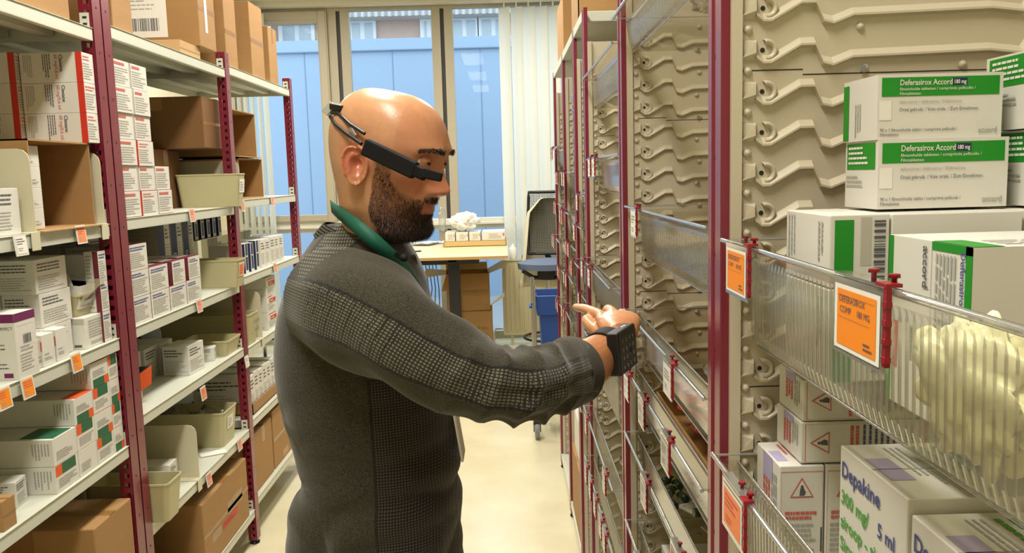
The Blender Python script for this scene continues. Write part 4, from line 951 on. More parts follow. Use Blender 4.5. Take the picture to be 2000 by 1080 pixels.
put('white box on top of the brown floor box at the far right', 'whitelines', .655, 3.20, .388, .38, .40, .17, name='cardboard_box', cat='box', seed=3)
# boxes on top of the far right bays
open_box('cardboard_box', 'open-flapped brown box on top of the far right bays', .64, 3.12, 2.1185, .36, .30, .30, open_='T')
put('brown box at the far end on top of the right-hand rack', 'brown', .63, 3.75, 2.1185, .36, .40, .26, name='cardboard_box', cat='box', seed=3)
# ------------------------------------------------------------------ window end: blinds, radiator, desk, chairs, trolley
mat('blind_fabric', '#e3e0d0', .8); nt_ = MATS['blind_fabric'].node_tree; b_ = nt_.nodes['Principled BSDF']
trl = nt_.nodes.new('ShaderNodeBsdfTranslucent'); trl.inputs[0].default_value = hx('#e6e6da'); ms_ = nt_.nodes.new('ShaderNodeMixShader'); ms_.inputs[0].default_value = .45
nt_.links.new(b_.outputs[0], ms_.inputs[1]); nt_.links.new(trl.outputs[0], ms_.inputs[2]); nt_.links.new(ms_.outputs[0], nt_.nodes['Material Output'].inputs[0])
def blinds(label, x0, n, pitch, ang, seed):
    t = empty('vertical_blind', (x0, WY - .16, 0)); tag(t, label, 'vertical blind'); rr = random.Random(seed)
    MB().box(-.05, n * pitch, -.02, .02, 3.165, 3.189, 'alu_white').build('blind_rail', t)
    for k in range(n):
        mb = MB(); a = R(ang + rr.uniform(-7, 7)); w_ = .0635
        rows = []
        for z in (.12, 1.0, 2.0, 3.12):
            rows.append([(w_ * s * math.cos(a) + .006 * math.cos(s * 1.5) * math.sin(a), -w_ * s * math.sin(a) + .010 * math.cos(s * 1.5), z) for s in (-1, -.5, 0, .5, 1)])
        mb.grid(rows, 'blind_fabric'); o = mb.build('blind_slat', t, (k * pitch + .06, 0, 0))
        MB().box(-.006, .006, -.003, .003, 3.12, 3.17, 'white_card').build('slat_hook', o)
XB = on_y(978, 250, WY - .16).x
blinds('long cream vertical blind drawn to the right of the window', XB, 12, .112, 28, 2)
blinds('cream vertical blind gathered at the left, seen behind the shelving', on_y(500, 300, WY - .16).x - .25, 6, .062, 55, 3)
# radiator
mat('radiator_paint', '#bdb594', .5)
X0, X1 = on_y(982, 580, 7.75).x, on_y(982, 580, 7.75).x + .78
mb = MB(); mb.box(X0, X1, 7.67, 7.74, .10, .80, 'radiator_paint'); x = X0 + .03
while x < X1 - .03: mb.box(x, x + .018, 7.662, 7.67, .14, .76, 'radiator_paint'); x += .042
mb.box(X0 - .004, X1 + .004, 7.66, 7.75, .80, .812, 'radiator_paint')
t = mb.build('radiator', bevel=.004); tag(t, 'cream ribbed panel radiator standing under the window beside the desk', 'radiator')
for xx in (X0 + .08, X1 - .08): MB().box(xx - .015, xx + .015, 7.69, 7.72, 0, .10, 'radiator_paint').build('radiator_foot', t)
mb = MB(); mb.tube([(X0 - .001, 7.70, .16), (X0 - .07, 7.70, .16), (X0 - .09, 7.70, .13), (X0 - .09, 7.70, 0)], .009, 'chrome'); mb.build('pipe', t)
# desk
DY0, DY1 = 6.2, 7.62; DZ = on_y(900, 505, DY0).z + .012
DX1 = on_y(992, 503, DY0).x; DX0 = on_y(562, 512, DY0).x
mat('desk_top', '#dcc89c', .35, noise_amt=.05, noise_scale=5, stretch=(1, 8, 1)); mat('desk_edge', '#c39a5c', .5)
d = empty('desk', ((DX0 + DX1) / 2, DY0, 0)); tag(d, 'pale wooden desk with black metal frame below the window', 'desk'); ox = (DX0 + DX1) / 2
def rb(mb, name, par=None, **k): o = mb.build(name, par or d, **k); o.location = (-ox, -DY0, 0); return o
rb(MB().box(DX0, DX1, DY0, DY1, DZ - .022, DZ, 'desk_top').box(DX0, DX1, DY0 - .001, DY0, DZ - .022, DZ - .001, 'desk_edge').box(DX1, DX1 + .001, DY0, DY1, DZ - .022, DZ - .001, 'desk_edge'), 'desk_top')
rb(MB().box(DX0 + .15, DX1 - .22, DY0 + .10, DY0 + .16, DZ - .065, DZ - .023, 'black_metal').box(DX0 + .15, DX1 - .22, DY1 - .2, DY1 - .14, DZ - .065, DZ - .023, 'black_metal'), 'desk_frame')
lx = on_y(889, 580, DY0 + .3).x
for xx in (lx, DX0 + .25):
    rb(MB().box(xx - .045, xx + .045, DY0 + .27, DY0 + .34, .03, DZ - .024, 'black_metal').box(xx - .035, xx + .035, DY0 + .1, DY0 + 1.2, DZ - .05, DZ - .024, 'black_metal').box(xx - .04, xx + .04, DY0 + .02, DY0 + 1.2, 0, .03, 'black_metal'), 'desk_leg', bevel=.003)
# things on the desk
def tray(label, x0, x1, y0, y1, z, h, m='white_card', g=None):
    mb = MB(); t_ = .004; mb.box(x0, x1, y0, y1, z, z + t_, m); mb.box(x0, x1, y0, y0 + t_, z, z + h, m).box(x0, x1, y1 - t_, y1, z, z + h, m).box(x0, x0 + t_, y0, y1, z, z + h, m).box(x1 - t_, x1, y0, y1, z, z + h, m)
    tag(mb.build('tray'), label, 'tray', g); used_labels.add(label)
ty = 7.1; tzb = DZ + .001
mat('wood_tray', '#c9ad74', .6)
tray('shallow wooden tray under the white boxes at the back of the desk', on_y(866, 460, ty).x, DX1 - .01, ty, ty + .36, tzb, .045, 'wood_tray')
for i, (a, c) in enumerate(((868, 888), (889, 914), (915, 938), (940, 986))):
    put('white tray box on the wooden tray, %s' % ('leftmost', 'second from the left', 'third from the left', 'rightmost')[i], 'small', on_y(c, 450, ty).x, ty + .012, tzb + .046, on_y(c, 450, ty).x - on_y(a, 450, ty).x - .004, .30, .075, name='tray_box', cat='box', group='white boxes on the wooden tray', seed=i)
mat('white_film', '#eeeeea', .3, bump=.4, bump_scale=40)
bag('plastic_bag', 'heap of crumpled white plastic bags on the tray boxes', (on_y(905, 420, ty).x, ty + .14, tzb + .122), .12, .11, .075, 'white_film', 21, .4)
bag('plastic_bag', 'tall crumpled clear bag left of the white bag heap', (on_y(880, 410, ty).x - .09, ty + .20, tzb + .122), .03, .06, .11, 'film', 22, .3)
def sheet(label, px, py, sx, sy, rz, z=0, h=.004):
    p = on_z(px, py, DZ); mb = MB(); n = 8
    rows = [[(-sx/2 + sx * i / n, -sy/2 + sy * j / 4, h + .006 * math.sin(i * .9 + j) ** 2) for i in range(n + 1)] for j in range(5)]
    mb.grid(rows, 'white_film'); mb.box(-sx/2, sx/2, -sy/2, sy/2, 0, h * .5, 'paper'); o = mb.build('paper_sheet', None, (p.x, p.y, DZ + .001 + z), rz); tag(o, label, 'paper'); used_labels.add(label)
sheet('white plastic-wrapped papers on the middle of the desk', 872, 474, .26, .26, .2); sheet('white printed sheets in the left part of the desk top', 828, 478, .22, .26, -.3, .014); sheet('white folded sheet near the wooden tray on the desk', 905, 468, .14, .2, .5, .008)
p = on_z(805, 492, DZ); mb = MB(); mb.M = Matrix.Translation((p.x, p.y, DZ + .001)) @ Matrix.Rotation(R(15), 4, 'Z'); mb.box(-.07, .07, -.035, .035, 0, .008, 'black_plastic').box(-.066, .066, -.031, .031, .008, .0085, 'grey_plastic')
tag(mb.build('mobile_phone', bevel=.002), 'dark phone lying on the desk edge beside the man\'s chest', 'phone')
# bottles and bits on the radiator
p = on_y(1002, 500, 7.70); mb = MB(); mb.tube([(p.x, 7.705, .813), (p.x, 7.705, .82), (p.x, 7.705, .92), (p.x, 7.705, .94), (p.x, 7.705, .96)], [.03, .034, .034, .012, .012], 'white_film', 14)
tag(mb.build('bottle'), 'small white bottle standing on the radiator', 'bottle')
tag(MB().box(p.x + .08, p.x + .26, 7.675, 7.73, .813, .85, 'board').build('small_box', bevel=.003), 'low brown box lying on the radiator beside the bottle', 'box')
# cardboard boxes under the desk
by = 6.75; bx0, bx1 = on_y(876, 600, by).x, on_y(960, 600, by).x; b1 = on_y(920, 608, by).z
mb = MB(); sx, sy = bx1 - bx0, .34; sz = b1 - .032
mb.box(-sx/2, sx/2, 0, sy, 0, sz, 'board'); f = Face(mb, (-sx/2, 0, 0), (1, 0, 0), (0, 0, 1), sx, sz)
for i, s_ in enumerate(('GO UP NU', 'abonnement de', 'carton long', 'vidre bord', 'boven deze')): f.text(s_, .40, .66 - i * .11, .026, 'board_dark', .001, maxw=.18)
t = mb.build('cardboard_box', None, ((bx0 + bx1) / 2, by, .0312), bevel=.004); tag(t, 'closed brown printed box on the floor under the desk', 'box')
mb = MB(); h2 = .31; t4 = .005
mb.box(-sx/2, sx/2, 0, t4, 0, h2, 'board').box(-sx/2, sx/2, sy - t4, sy, 0, h2, 'board').box(-sx/2, -sx/2 + t4, 0, sy, 0, h2, 'board').box(sx/2 - t4, sx/2, 0, sy, 0, h2, 'board').box(-sx/2, sx/2, 0, sy, 0, t4, 'board')
mb.add([(-sx/2, sy, h2), (sx/2, sy, h2), (sx/2, sy + .10, h2 + .05), (-sx/2, sy + .10, h2 + .05)], [(0, 1, 2, 3)], 'board_light')
mb.add([(-sx/2, 0, h2), (-sx/2, sy, h2), (-sx/2 - .17, sy, h2 + .02), (-sx/2 - .19, 0, h2 - .02)], [(0, 1, 2, 3)], 'white_card')
mb.add([(sx/2, 0, h2), (sx/2, sy, h2), (sx/2 + .13, sy, h2 + .07), (sx/2 + .14, 0, h2 + .05)], [(0, 1, 2, 3)], 'white_card')
mb.add([(-sx/2, -.002, h2), (sx/2, -.002, h2), (sx/2 - .02, -.10, h2 - .12), (-sx/2 - .04, -.10, h2 - .12)], [(0, 1, 2, 3)], 'board')
mb.add([(sx/2, 0, .05), (sx/2, .1, .02), (sx/2 + .12, .05, .10), (sx/2 + .12, -.02, .15)], [(0, 1, 2, 3)], 'white_card')
f = Face(mb, (-sx/2, 0, 0), (1, 0, 0), (0, 0, 1), sx, h2)
for a in range(8): f.rect(.72 + .05 * math.cos(a * .785), .2 + .04 * math.sin(a * .785), .735 + .05 * math.cos(a * .785), .215 + .04 * math.sin(a * .785), 'board_dark')
t = mb.build('cardboard_box', None, ((bx0 + bx1) / 2 - .01, by, b1 + .001), R(4)); tag(t, 'open brown box with spread flaps stacked on the printed box', 'box')
# cables
for k in range(4):
    mb = MB(); xx = on_y(822 + k * 7, 560, 6.9).x; mb.tube([(xx, 7.25, DZ - .03), (xx + .03, 7.26, .62), (xx - .03 + .02 * k, 7.28, .35), (xx + .05, 7.3, .006)], .004, 'black_rubber', 6); tag(mb.build('cable'), 'thin dark cable hanging behind the desk', 'cable', 'cables hanging behind the desk')
mb = MB(); p0 = on_z(970, 655, 0); pts = []
for i in range(40): pts.append((p0.x + .16 * math.cos(i * .45) * (1 - i * .012) + i * .012, p0.y + .10 * math.sin(i * .45), .006 + .0015 * (i % 3)))
mb.tube(pts, .005, 'grey_plastic', 6); tag(mb.build('cable'), 'coiled grey cable lying on the floor below the radiator', 'cable')
# office chairs
mat('seat_blue', '#5d6b86', .8, bump=.2, bump_scale=300); mat('mesh_black', '#1d2128', .7)
def chair(label, x, y, rz, sz=.70, coat=True, turn=0):
    t = empty('office_chair', (x, y, 0), rz); tag(t, label, 'chair')
    rows = []
    for i in range(9):
        u = -1 + i / 4; row = []
        for j in range(9):
            v = -1 + j / 4; q = math.sqrt(1 - u * u / 2); q2 = math.sqrt(1 - v * v / 2); row.append((.24 * u * q2, .24 * v * q, sz + .03 * (1 - u * u) * (1 - v * v) + .012))
        rows.append(row)
    mb = MB(); mb.grid(rows, 'seat_blue'); bot = [[(p[0] * .98, p[1] * .98, sz - .035) for p in r_] for r_ in rows]; mb.grid(bot, 'black_plastic')
    edge = lambda g: [g[0][j] for j in range(9)] + [g[i][8] for i in range(1, 9)] + [g[8][j] for j in range(7, -1, -1)] + [g[i][0] for i in range(7, 0, -1)]
    mb.grid([edge(rows), edge(bot)], 'seat_blue', wrap=True); mb.build('seat', t)
    mb = MB(); mb.tube([(.2, -.16, sz - .04), (.10, -.10, sz - .10), (0, 0, sz - .12), (-.12, 0, sz - .09)], .016, 'black_plastic'); mb.tube([(.2, .16, sz - .04), (.10, .10, sz - .10), (0, 0, sz - .12)], .016, 'black_plastic'); mb.box(-.10, .08, -.07, .07, sz - .12, sz - .045, 'black_plastic'); mb.build('seat_mechanism', t)
    mb = MB(); mb.tube([(0, 0, .10), (0, 0, .34), (0, 0, .341), (0, 0, sz - .11)], [.028, .028, .014, .014], 'chrome', 12); mb.build('gas_lift', t)
    # mesh back
    bk = []
    for i in range(13):
        z = i / 12; bk.append([(-.25 - .05 * math.sin(z * 2.6) + .03 * (s * s) - z * .05 + .05, s * (.20 - .03 * abs(z - .5)), sz + .06 + z * .50) for s in (-1, -.6, -.2, .2, .6, 1)])
    o = empty('backrest', (0, 0, 0)); bpy.data.objects.remove(o)
    mb = MB(); fr = [bk[i][0] for i in range(13)] + [bk[12][j] for j in range(1, 6)] + [bk[i][5] for i in range(11, -1, -1)] + [bk[0][j] for j in range(4, 0, -1)]
    mb.tube(fr, .012, 'black_plastic', 8, closed=True); mb.tube([(-.10, 0, sz - .08), (-.24, 0, sz - .04), bk[0][2]], .022, 'black_plastic'); bo = mb.build('backrest_frame', t)
    mb = MB()
    for i in range(40):                                     # woven net
        z = i / 39 * 11.99; a = int(z); fr_ = z - a
        L = [tuple(bk[a][j][k] * (1 - fr_) + bk[a + 1][j][k] * fr_ for k in range(3)) for j in range(6)]
        mb.tube(L, .0022, 'mesh_black', 4, cap=False)
    for s in range(30):
        q = s / 29 * 4.99; a = int(q); fr_ = q - a; mb.tube([tuple(bk[i][a][k] * (1 - fr_) + bk[i][a + 1][k] * fr_ for k in range(3)) for i in range(13)], .0022, 'mesh_black', 4, cap=False)
    mb.build('backrest_net', t)
    for k in range(5):
        a = k * math.tau / 5 + .5; mb = MB(); mb.tube([(.02 * math.cos(a), .02 * math.sin(a), .12), (.16 * math.cos(a), .16 * math.sin(a), .10), (.31 * math.cos(a), .31 * math.sin(a), .07)], [.026, .02, .014], 'black_plastic'); lg = mb.build('base_leg', t)
        mb = MB(); c_ = Vector((.31 * math.cos(a), .31 * math.sin(a), .027))
        for s in (-1, 1):
            o_ = Vector((-math.sin(a), math.cos(a), 0)) * .012 * s; mb.tube([c_ + o_ * .5, c_ + o_ * .7, c_ + o_ * 1.7, c_ + o_ * 1.9], [.022, .027, .027, .022], 'black_rubber', 14)
        mb.tube([c_ + Vector((0, 0, .02)), c_ + Vector((0, 0, .045))], .008, 'black_plastic'); mb.build('caster', lg)
    if sz > .6:
        mb = MB(); mb.tube([(.20 * math.cos(a), .20 * math.sin(a), .30) for a in [i * math.tau / 28 for i in range(28)]], .010, 'black_plastic', 8, closed=True); mb.box(-.2, .2, -.01, .01, .295, .305, 'black_plastic'); mb.build('foot_ring', t)
    return t
CY = 6.55; cx = on_y(1060, 530, CY).x
chair('high office chair with a blue-grey seat and black mesh back right of the desk', cx + .04, CY, R(258), sz=on_y(1045, 515, CY).z, coat=True)
csz = on_y(1045, 515, CY).z
# lab coat over the chair
mat('coat_cloth', '#cdc7ae', .85, bump=.3, bump_scale=25); mb = MB(); rows = []
for i in range(15):
    z = i / 14; row = []
    for j in range(17):
        a = math.pi * .32 + math.pi * 1.36 * j / 16
        wv = .016 * math.sin(j * 1.9 + i * .25)
        row.append((-.25 - .05 * math.sin(z * 2.6) - z * .05 + .09 + (.10 + wv) * math.cos(a), .27 * math.sin(a) * (1 - .30 * z) * (1 - .5 * max(0, z - .85) / .15) , csz - .22 + z * .72))
    rows.append(row)
rows.append([(p[0] * .3 + -.25 * .7, p[1] * .8, p[2] + .012) for p in rows[-1]])
mb.grid(rows, 'coat_cloth'); tag(mb.build('lab_coat', None, (cx + .04, CY, 0), R(258), solid=.004), 'white lab coat hung over the back of the high office chair', 'coat')
chair('office chair with a blue-grey seat seen through the shelving behind the man', on_y(528, 540, 6.0).x, 5.75, R(20), sz=.62, coat=False)
# trolley with blue bin
TY = 4.85; tx0 = on_y(1034, 600, TY).x; mat('bin_blue', '#1f4690', .4)
t = empty('trolley', (tx0 + .2, TY + .2, 0)); tag(t, 'wheeled wire trolley holding blue bins at the end of the right-hand rack', 'trolley')
for dx in (-.17, .17):
    for dy in (-.17, .17):
        mb = MB(); mb.tube([(dx, dy, .11), (dx, dy, .95)], .011, 'chrome', 10); mb.build('post', t)
        mb = MB(); mb.tube([(dx - .014, dy, .055), (dx - .011, dy, .055), (dx + .011, dy, .055), (dx + .014, dy, .055)], [.045, .05, .05, .045], 'grey_plastic', 18); mb.tube([(dx - .0145, dy, .055), (dx + .0145, dy, .055)], .018, 'black_plastic', 12); mb.box(dx - .022, dx + .022, dy - .02, dy + .02, .095, .115, 'black_plastic'); mb.box(dx - .022, dx - .017, dy - .02, dy + .02, .05, .1, 'black_plastic').box(dx + .017, dx + .022, dy - .02, dy + .02, .05, .1, 'black_plastic'); mb.build('caster', t)
mb = MB()
for z in (.16, .30, .44):
    mb.tube([(-.17, -.17, z), (.17, -.17, z), (.17, .17, z), (-.17, .17, z)], .005, 'chrome', 6, closed=True)
for k in range(13):
    x = -.17 + k * .34 / 12; mb.tube([(x, -.17, .44), (x, -.17, .16), (x, .17, .16), (x, .17, .44)], .0025, 'chrome', 5)
mb.build('wire_basket', t)
def blue_bin(label, x, y, z, sx, sy, sz):
    mb = MB(); a, b2 = sx/2, sy/2; r1 = lambda k, zz: [(-a*k, -b2*k, zz), (a*k, -b2*k, zz), (a*k, b2*k, zz), (-a*k, b2*k, zz)]
    mb.grid([r1(.84, 0), r1(.94, sz*.7), r1(1.06, sz*.72), r1(1.1, sz), r1(1.04, sz), r1(.92, sz*.72), r1(.82, .006)], 'bin_blue', wrap=True, smooth=False); mb.quad(*r1(.84, 0)[::-1], 'bin_blue'); mb.quad(*r1(.82, .006), 'bin_blue')
    o = mb.build('blue_bin', None, (x, y, z), bevel=.004); tag(o, label, 'bin'); used_labels.add(label)
    mb = MB(); mb.tube([(-a*1.1, -.05, sz * .84), (-a*1.1 - .03, -.05, sz * .8), (-a*1.1 - .03, .05, sz * .8), (-a*1.1, .05, sz * .84)], .008, 'bin_blue'); mb.build('bin_handle', o)
zt = on_y(1060, 580, TY).z
blue_bin('tall blue bin standing on the trolley', tx0 + .20, TY + .2, zt - .42, .29, .29, .42)
blue_bin('lower blue bin in the trolley\'s wire basket', tx0 + .20, TY + .2, .164, .28, .28, .26)
# ------------------------------------------------------------------ the man
import numpy as np
V = Vector
def G(x, s): return math.exp(-(x / s) ** 2)
def cat(pts, n):
    """Catmull-Rom through tuples, n samples per span"""
    out = []; k = len(pts); D = len(pts[0])
    for i in range(k - 1):
        p0 = pts[max(i - 1, 0)]; p1 = pts[i]; p2 = pts[i + 1]; p3 = pts[min(i + 2, k - 1)]
        for j in range(n):
            t = j / n; out.append(tuple(.5 * ((2 * p1[d]) + (-p0[d] + p2[d]) * t + (2 * p0[d] - 5 * p1[d] + 4 * p2[d] - p3[d]) * t * t + (-p0[d] + 3 * p1[d] - 3 * p2[d] + p3[d]) * t ** 3) for d in range(D)))
    out.append(tuple(pts[-1])); return out
HY = 1.38; YAW = R(-20); PIT = R(12)
eye_w = on_y(832, 322, 1.31)
HC = V((on_y(764, 320, HY).x, HY, eye_w.z + .020))
HM = Matrix.Translation(HC) @ Matrix.Rotation(YAW, 4, 'Z') @ Matrix.Rotation(PIT, 4, 'Y')      # local: x forward, y to his left, z up
HS = [(.1015, -.002, -.022, .010), (.0995, .020, -.042, .031), (.094, .040, -.058, .046), (.085, .0575, -.0715, .058), (.0735, .0715, -.082, .066), (.061, .0815, -.089, .0715), (.044, .0905, -.0955, .0758), (.028, .0955, -.0995, .0775), (.014, .0945, -.099, .0775),
      (.0, .0895, -.097, .0762), (-.015, .0865, -.0935, .0745), (-.03, .0855, -.089, .0735), (-.045, .0855, -.084, .072), (-.06, .0860, -.079, .070), (-.075, .0850, -.074, .0675), (-.09, .083, -.070, .064), (-.103, .0815, -.067, .059), (-.113, .0770, -.066, .055),
      (-.120, .064, -.0655, .053), (-.127, .045, -.0655, .0535), (-.138, .034, -.066, .055), (-.155, .030, -.068, .0565), (-.18, .026, -.072, .058), (-.21, .022, -.080, .062), (-.25, .018, -.092, .070)]
HS = cat(HS, 4)
def face_disp(s, u):
    a = abs(s); d = 0
    d += .0065 * G(u - .020, .010) * G(a - .026, .024)
    d -= .0135 * G(u - .001, .0125) * G(a - .033, .0155)
    d += .003 * G(u + .004, .007) * G(a - .033, .012)
    hb = 0
    if u < .02 and u > -.062:
        q = [(.02, .0), (.008, .004), (-.005, .010), (-.02, .018), (-.032, .027), (-.040, .0315), (-.047, .027), (-.052, .013), (-.058, .003), (-.062, 0)]
        for (u0, h0), (u1, h1) in zip(q[:-1], q[1:]):
            if u1 <= u <= u0: hb = h0 + (h1 - h0) * (u0 - u) / (u0 - u1)
    wn = .0085 + .006 * max(0, min(1, (-u) / .045))
    d += hb * G(s, wn) + .010 * G(u + .045, .0075) * G(a - .0155, .0065)
    d -= .003 * G(u + .050, .010) * G(a - .028, .007)
    d += .0045 * G(u + .018, .016) * G(a - .050, .018)
    d -= .004 * G(u + .060, .018) * G(a - .052, .014)
    d += .0075 * G(u + .0655, .0055) * G(a, .021) + .0065 * G(u + .0785, .0055) * G(a, .019) - .0065 * G(u + .0722, .0022) * G(a, .024)
    d -= .0035 * G(u + .089, .005) * G(a, .02); d += .009 * G(u + .106, .012) * G(a, .022)
    return d
NA = 96
head_rows = []; head_loc = []
for (u, f1, f0, w_) in HS:
    c = (f1 + f0) / 2; A = (f1 - f0) / 2; row = []
    c = c - .004 if u > -.11 else c
    for j in range(NA):
        ph = 2 * math.pi * j / NA; co, si = math.cos(ph), math.sin(ph)
        e = 2.25 if u > -.02 else max(1.9, 2.25 + (u + .02) * 5)
        k = (abs(co) ** e + abs(si) ** e) ** (-1 / e)
        f = c + A * co * k + (.004 if u > -.11 else 0) * co; s = w_ * si * k
        if co > .1: f += face_disp(s, u) * min(1, (co - .1) * 3)
        if u > -.02: s *= 1 - .05 * G(f - .062, .02) * G(u - .022, .025)
        row.append((f, s, u))
    head_rows.append(row)
def ear(side):
    n = 40; rows = []
    for i, (rho, hgt) in enumerate([(0, .001), (.15, .000), (.3, .002), (.42, .007), (.52, .0115), (.60, .0125), (.70, .0105), (.78, .0105), (.86, .0145), (.93, .0170), (.98, .0160), (1.0, .0125), (.98, .008), (.88, .002), (.75, -.004)]):
        row = []
        for j in range(n):
            a = 2 * math.pi * j / n; ca, sa = math.cos(a), math.sin(a)      # a=0 forward, 90 up
            rx = .0185 * (1 + .10 * max(0, sa)) * (1 - .18 * max(0, -sa)); ry = .032
            x = -rho * rx * (-ca) ; y = rho * ry * sa
            x -= .004 * max(0, sa) * rho; ox = -.004 * (1 - rho) * -1
            h_ = hgt
            if sa < -.55: h_ = hgt * .55 + .004          # lobe
            if ca > .55 and rho > .5: h_ *= .35; 
            h_ += .010 * max(0, -ca) * rho               # stands off at the back
            row.append((x + .003 * (1 - rho), side * h_, y))
        rows.append(row)
    M_ = Matrix.Translation((-.013, side * .0745, -.022)) @ Matrix.Rotation(R(-10), 4, 'Y')
    return [[tuple(M_ @ V(p)) for p in r_] for r_ in rows]
def skin_geo(pts, edges, rad, root=0, sub=2):
    me = bpy.data.meshes.new('s'); me.from_pydata([tuple(p) for p in pts], edges, []); ob = bpy.data.objects.new('s', me); C.objects.link(ob)
    m_ = ob.modifiers.new('k', 'SKIN'); m_.use_smooth_shade = True
    for i, v in enumerate(me.skin_vertices[0].data): v.radius = (rad[i], rad[i]) if not isinstance(rad[i], tuple) else rad[i]; v.use_root = (i == root)
    q = ob.modifiers.new('u', 'SUBSURF'); q.levels = sub; q.render_levels = sub
    dg = bpy.context.evaluated_depsgraph_get(); dg.update(); r_ = bpy.data.meshes.new_from_object(ob.evaluated_get(dg))
    g = ([tuple(v.co) for v in r_.vertices], [tuple(p.vertices) for p in r_.polygons]); bpy.data.objects.remove(ob); bpy.data.meshes.remove(r_); return g
def remesh(geos, voxel, smooth=3, fac=.5):
    vs = []; fs = []
    for v, f in geos: b_ = len(vs); vs += v; fs += [tuple(b_ + i for i in p) for p in f]
    me = bpy.data.meshes.new('r'); me.from_pydata(vs, [], fs); b0_ = bmesh.new(); b0_.from_mesh(me); bmesh.ops.recalc_face_normals(b0_, faces=b0_.faces); b0_.to_mesh(me); b0_.free(); ob = bpy.data.objects.new('r', me); C.objects.link(ob)
    q = ob.modifiers.new('r', 'REMESH'); q.mode = 'VOXEL'; q.voxel_size = voxel
    if smooth: s_ = ob.modifiers.new('s', 'SMOOTH'); s_.iterations = smooth; s_.factor = fac
    dg = bpy.context.evaluated_depsgraph_get(); dg.update(); r_ = bpy.data.meshes.new_from_object(ob.evaluated_get(dg)); bpy.data.objects.remove(ob)
    
    bm_ = bmesh.new(); bm_.from_mesh(r_); bm_.verts.ensure_lookup_table(); seen = bytearray(len(bm_.verts)); isl = []
    for v0 in bm_.verts:
        if seen[v0.index]: continue
        seen[v0.index] = 1; st = [v0]; grp = []
        while st:
            v = st.pop(); grp.append(v)
            for e_ in v.link_edges:
                o_ = e_.other_vert(v)
                if not seen[o_.index]: seen[o_.index] = 1; st.append(o_)
        isl.append(grp)
    isl.sort(key=len, reverse=True)
    if len(isl) > 1: bmesh.ops.delete(bm_, geom=[v for g_ in isl[1:] for v in g_], context='VERTS'); bm_.to_mesh(r_)
    bm_.free()
    r_.polygons.foreach_set('use_smooth', [True] * len(r_.polygons)); return r_
def loft(rows, caps=True):
    m_ = MB(); m_.grid(rows, 'white_card', wrap=True, caps=caps); return (m_.v, m_.f)
def ring3(c, t, rx, ry=None, up=V((0, 0, 1)), n=40, disp=None):
    ry = ry or rx; t = t.normalized(); sd = t.cross(up).normalized(); u_ = sd.cross(t).normalized(); out = []
    for j in range(n):
        a = 2 * math.pi * j / n; k = 1 + (disp(a) if disp else 0); out.append(tuple(c + (sd * math.cos(a) * rx + u_ * math.sin(a) * ry) * k))
    return out

# arm and hand key points
def PW(px, py, Y): return on_y(px, py, Y)
WR = PW(1196, 676, 1.375)
arm = [(PW(650, 575, 1.26), .050), (PW(800, 668, 1.18), .048), (PW(960, 752, 1.155), .043), (PW(1060, 742, 1.20), .043), (PW(1118, 727, 1.26), .041), (PW(1155, 706, 1.31), .0385), (PW(1180, 688, 1.35), .034), (WR, .031)]
hand_c = V((.190, 1.42, 1.338))
pts = []; rad = []; ed = []
def addp(p, r_): pts.append(V(p)); rad.append(r_); return len(pts) - 1
i0 = addp(PW(1130, 722, 1.27), .040); i1 = addp(PW(1160, 703, 1.32), .037); i2 = addp(WR, .0285); i3 = addp((.188, 1.405, 1.330), .026); ed += [(i0, i1), (i1, i2), (i2, i3)]
mcp = [(.163, 1.455, 1.347), (.184, 1.462, 1.350), (.203, 1.456, 1.345), (.219, 1.445, 1.336)]
fing = [[(1143, 603, 1.50), (1131, 601, 1.528), (1121, 599, 1.548)], [(.180, 1.508, 1.350), (.176, 1.532, 1.328), (.172, 1.532, 1.304)], [(.204, 1.50, 1.343), (.203, 1.521, 1.320), (.199, 1.519, 1.298)], [(.223, 1.480, 1.333), (.223, 1.496, 1.314), (.219, 1.495, 1.299)]]
hand_geos = []
rows = []
for p, rx, ry in ((V((.188, 1.385, 1.325)), .029, .021), (V((.189, 1.405, 1.332)), .034, .020), (V((.190, 1.425, 1.338)), .038, .018), (V((.191, 1.445, 1.342)), .039, .0155), (V((.191, 1.460, 1.344)), .036, .012)):
    rows.append(ring3(p, V((0, 1, .25)), rx, ry, n=24))
hand_geos.append(loft(rows))
hand_geos.append(skin_geo(pts, ed, rad))
fr = [.0098, .0100, .0096, .0085]
for k in range(4):
    m0 = V(mcp[k]); ch = [m0 + V((-.004, -.035, -.008)), m0]
    for q in fing[k]: ch.append(PW(*q) if q[0] > 10 else V(q))
    r0 = fr[k]; rr_ = [r0 * 1.05, r0 * 1.08, r0 * .98, r0 * .88, r0 * .70]
    hand_geos.append(skin_geo(ch, [(i, i + 1) for i in range(4)], rr_))
th = [V((.184, 1.395, 1.318)), V((.168, 1.418, 1.312)), PW(1158, 640, 1.445), PW(1146, 627, 1.468), PW(1143, 617, 1.480)]
hand_geos.append(skin_geo(th, [(i, i + 1) for i in range(4)], [.017, .0165, .0115, .0105, .0085]))
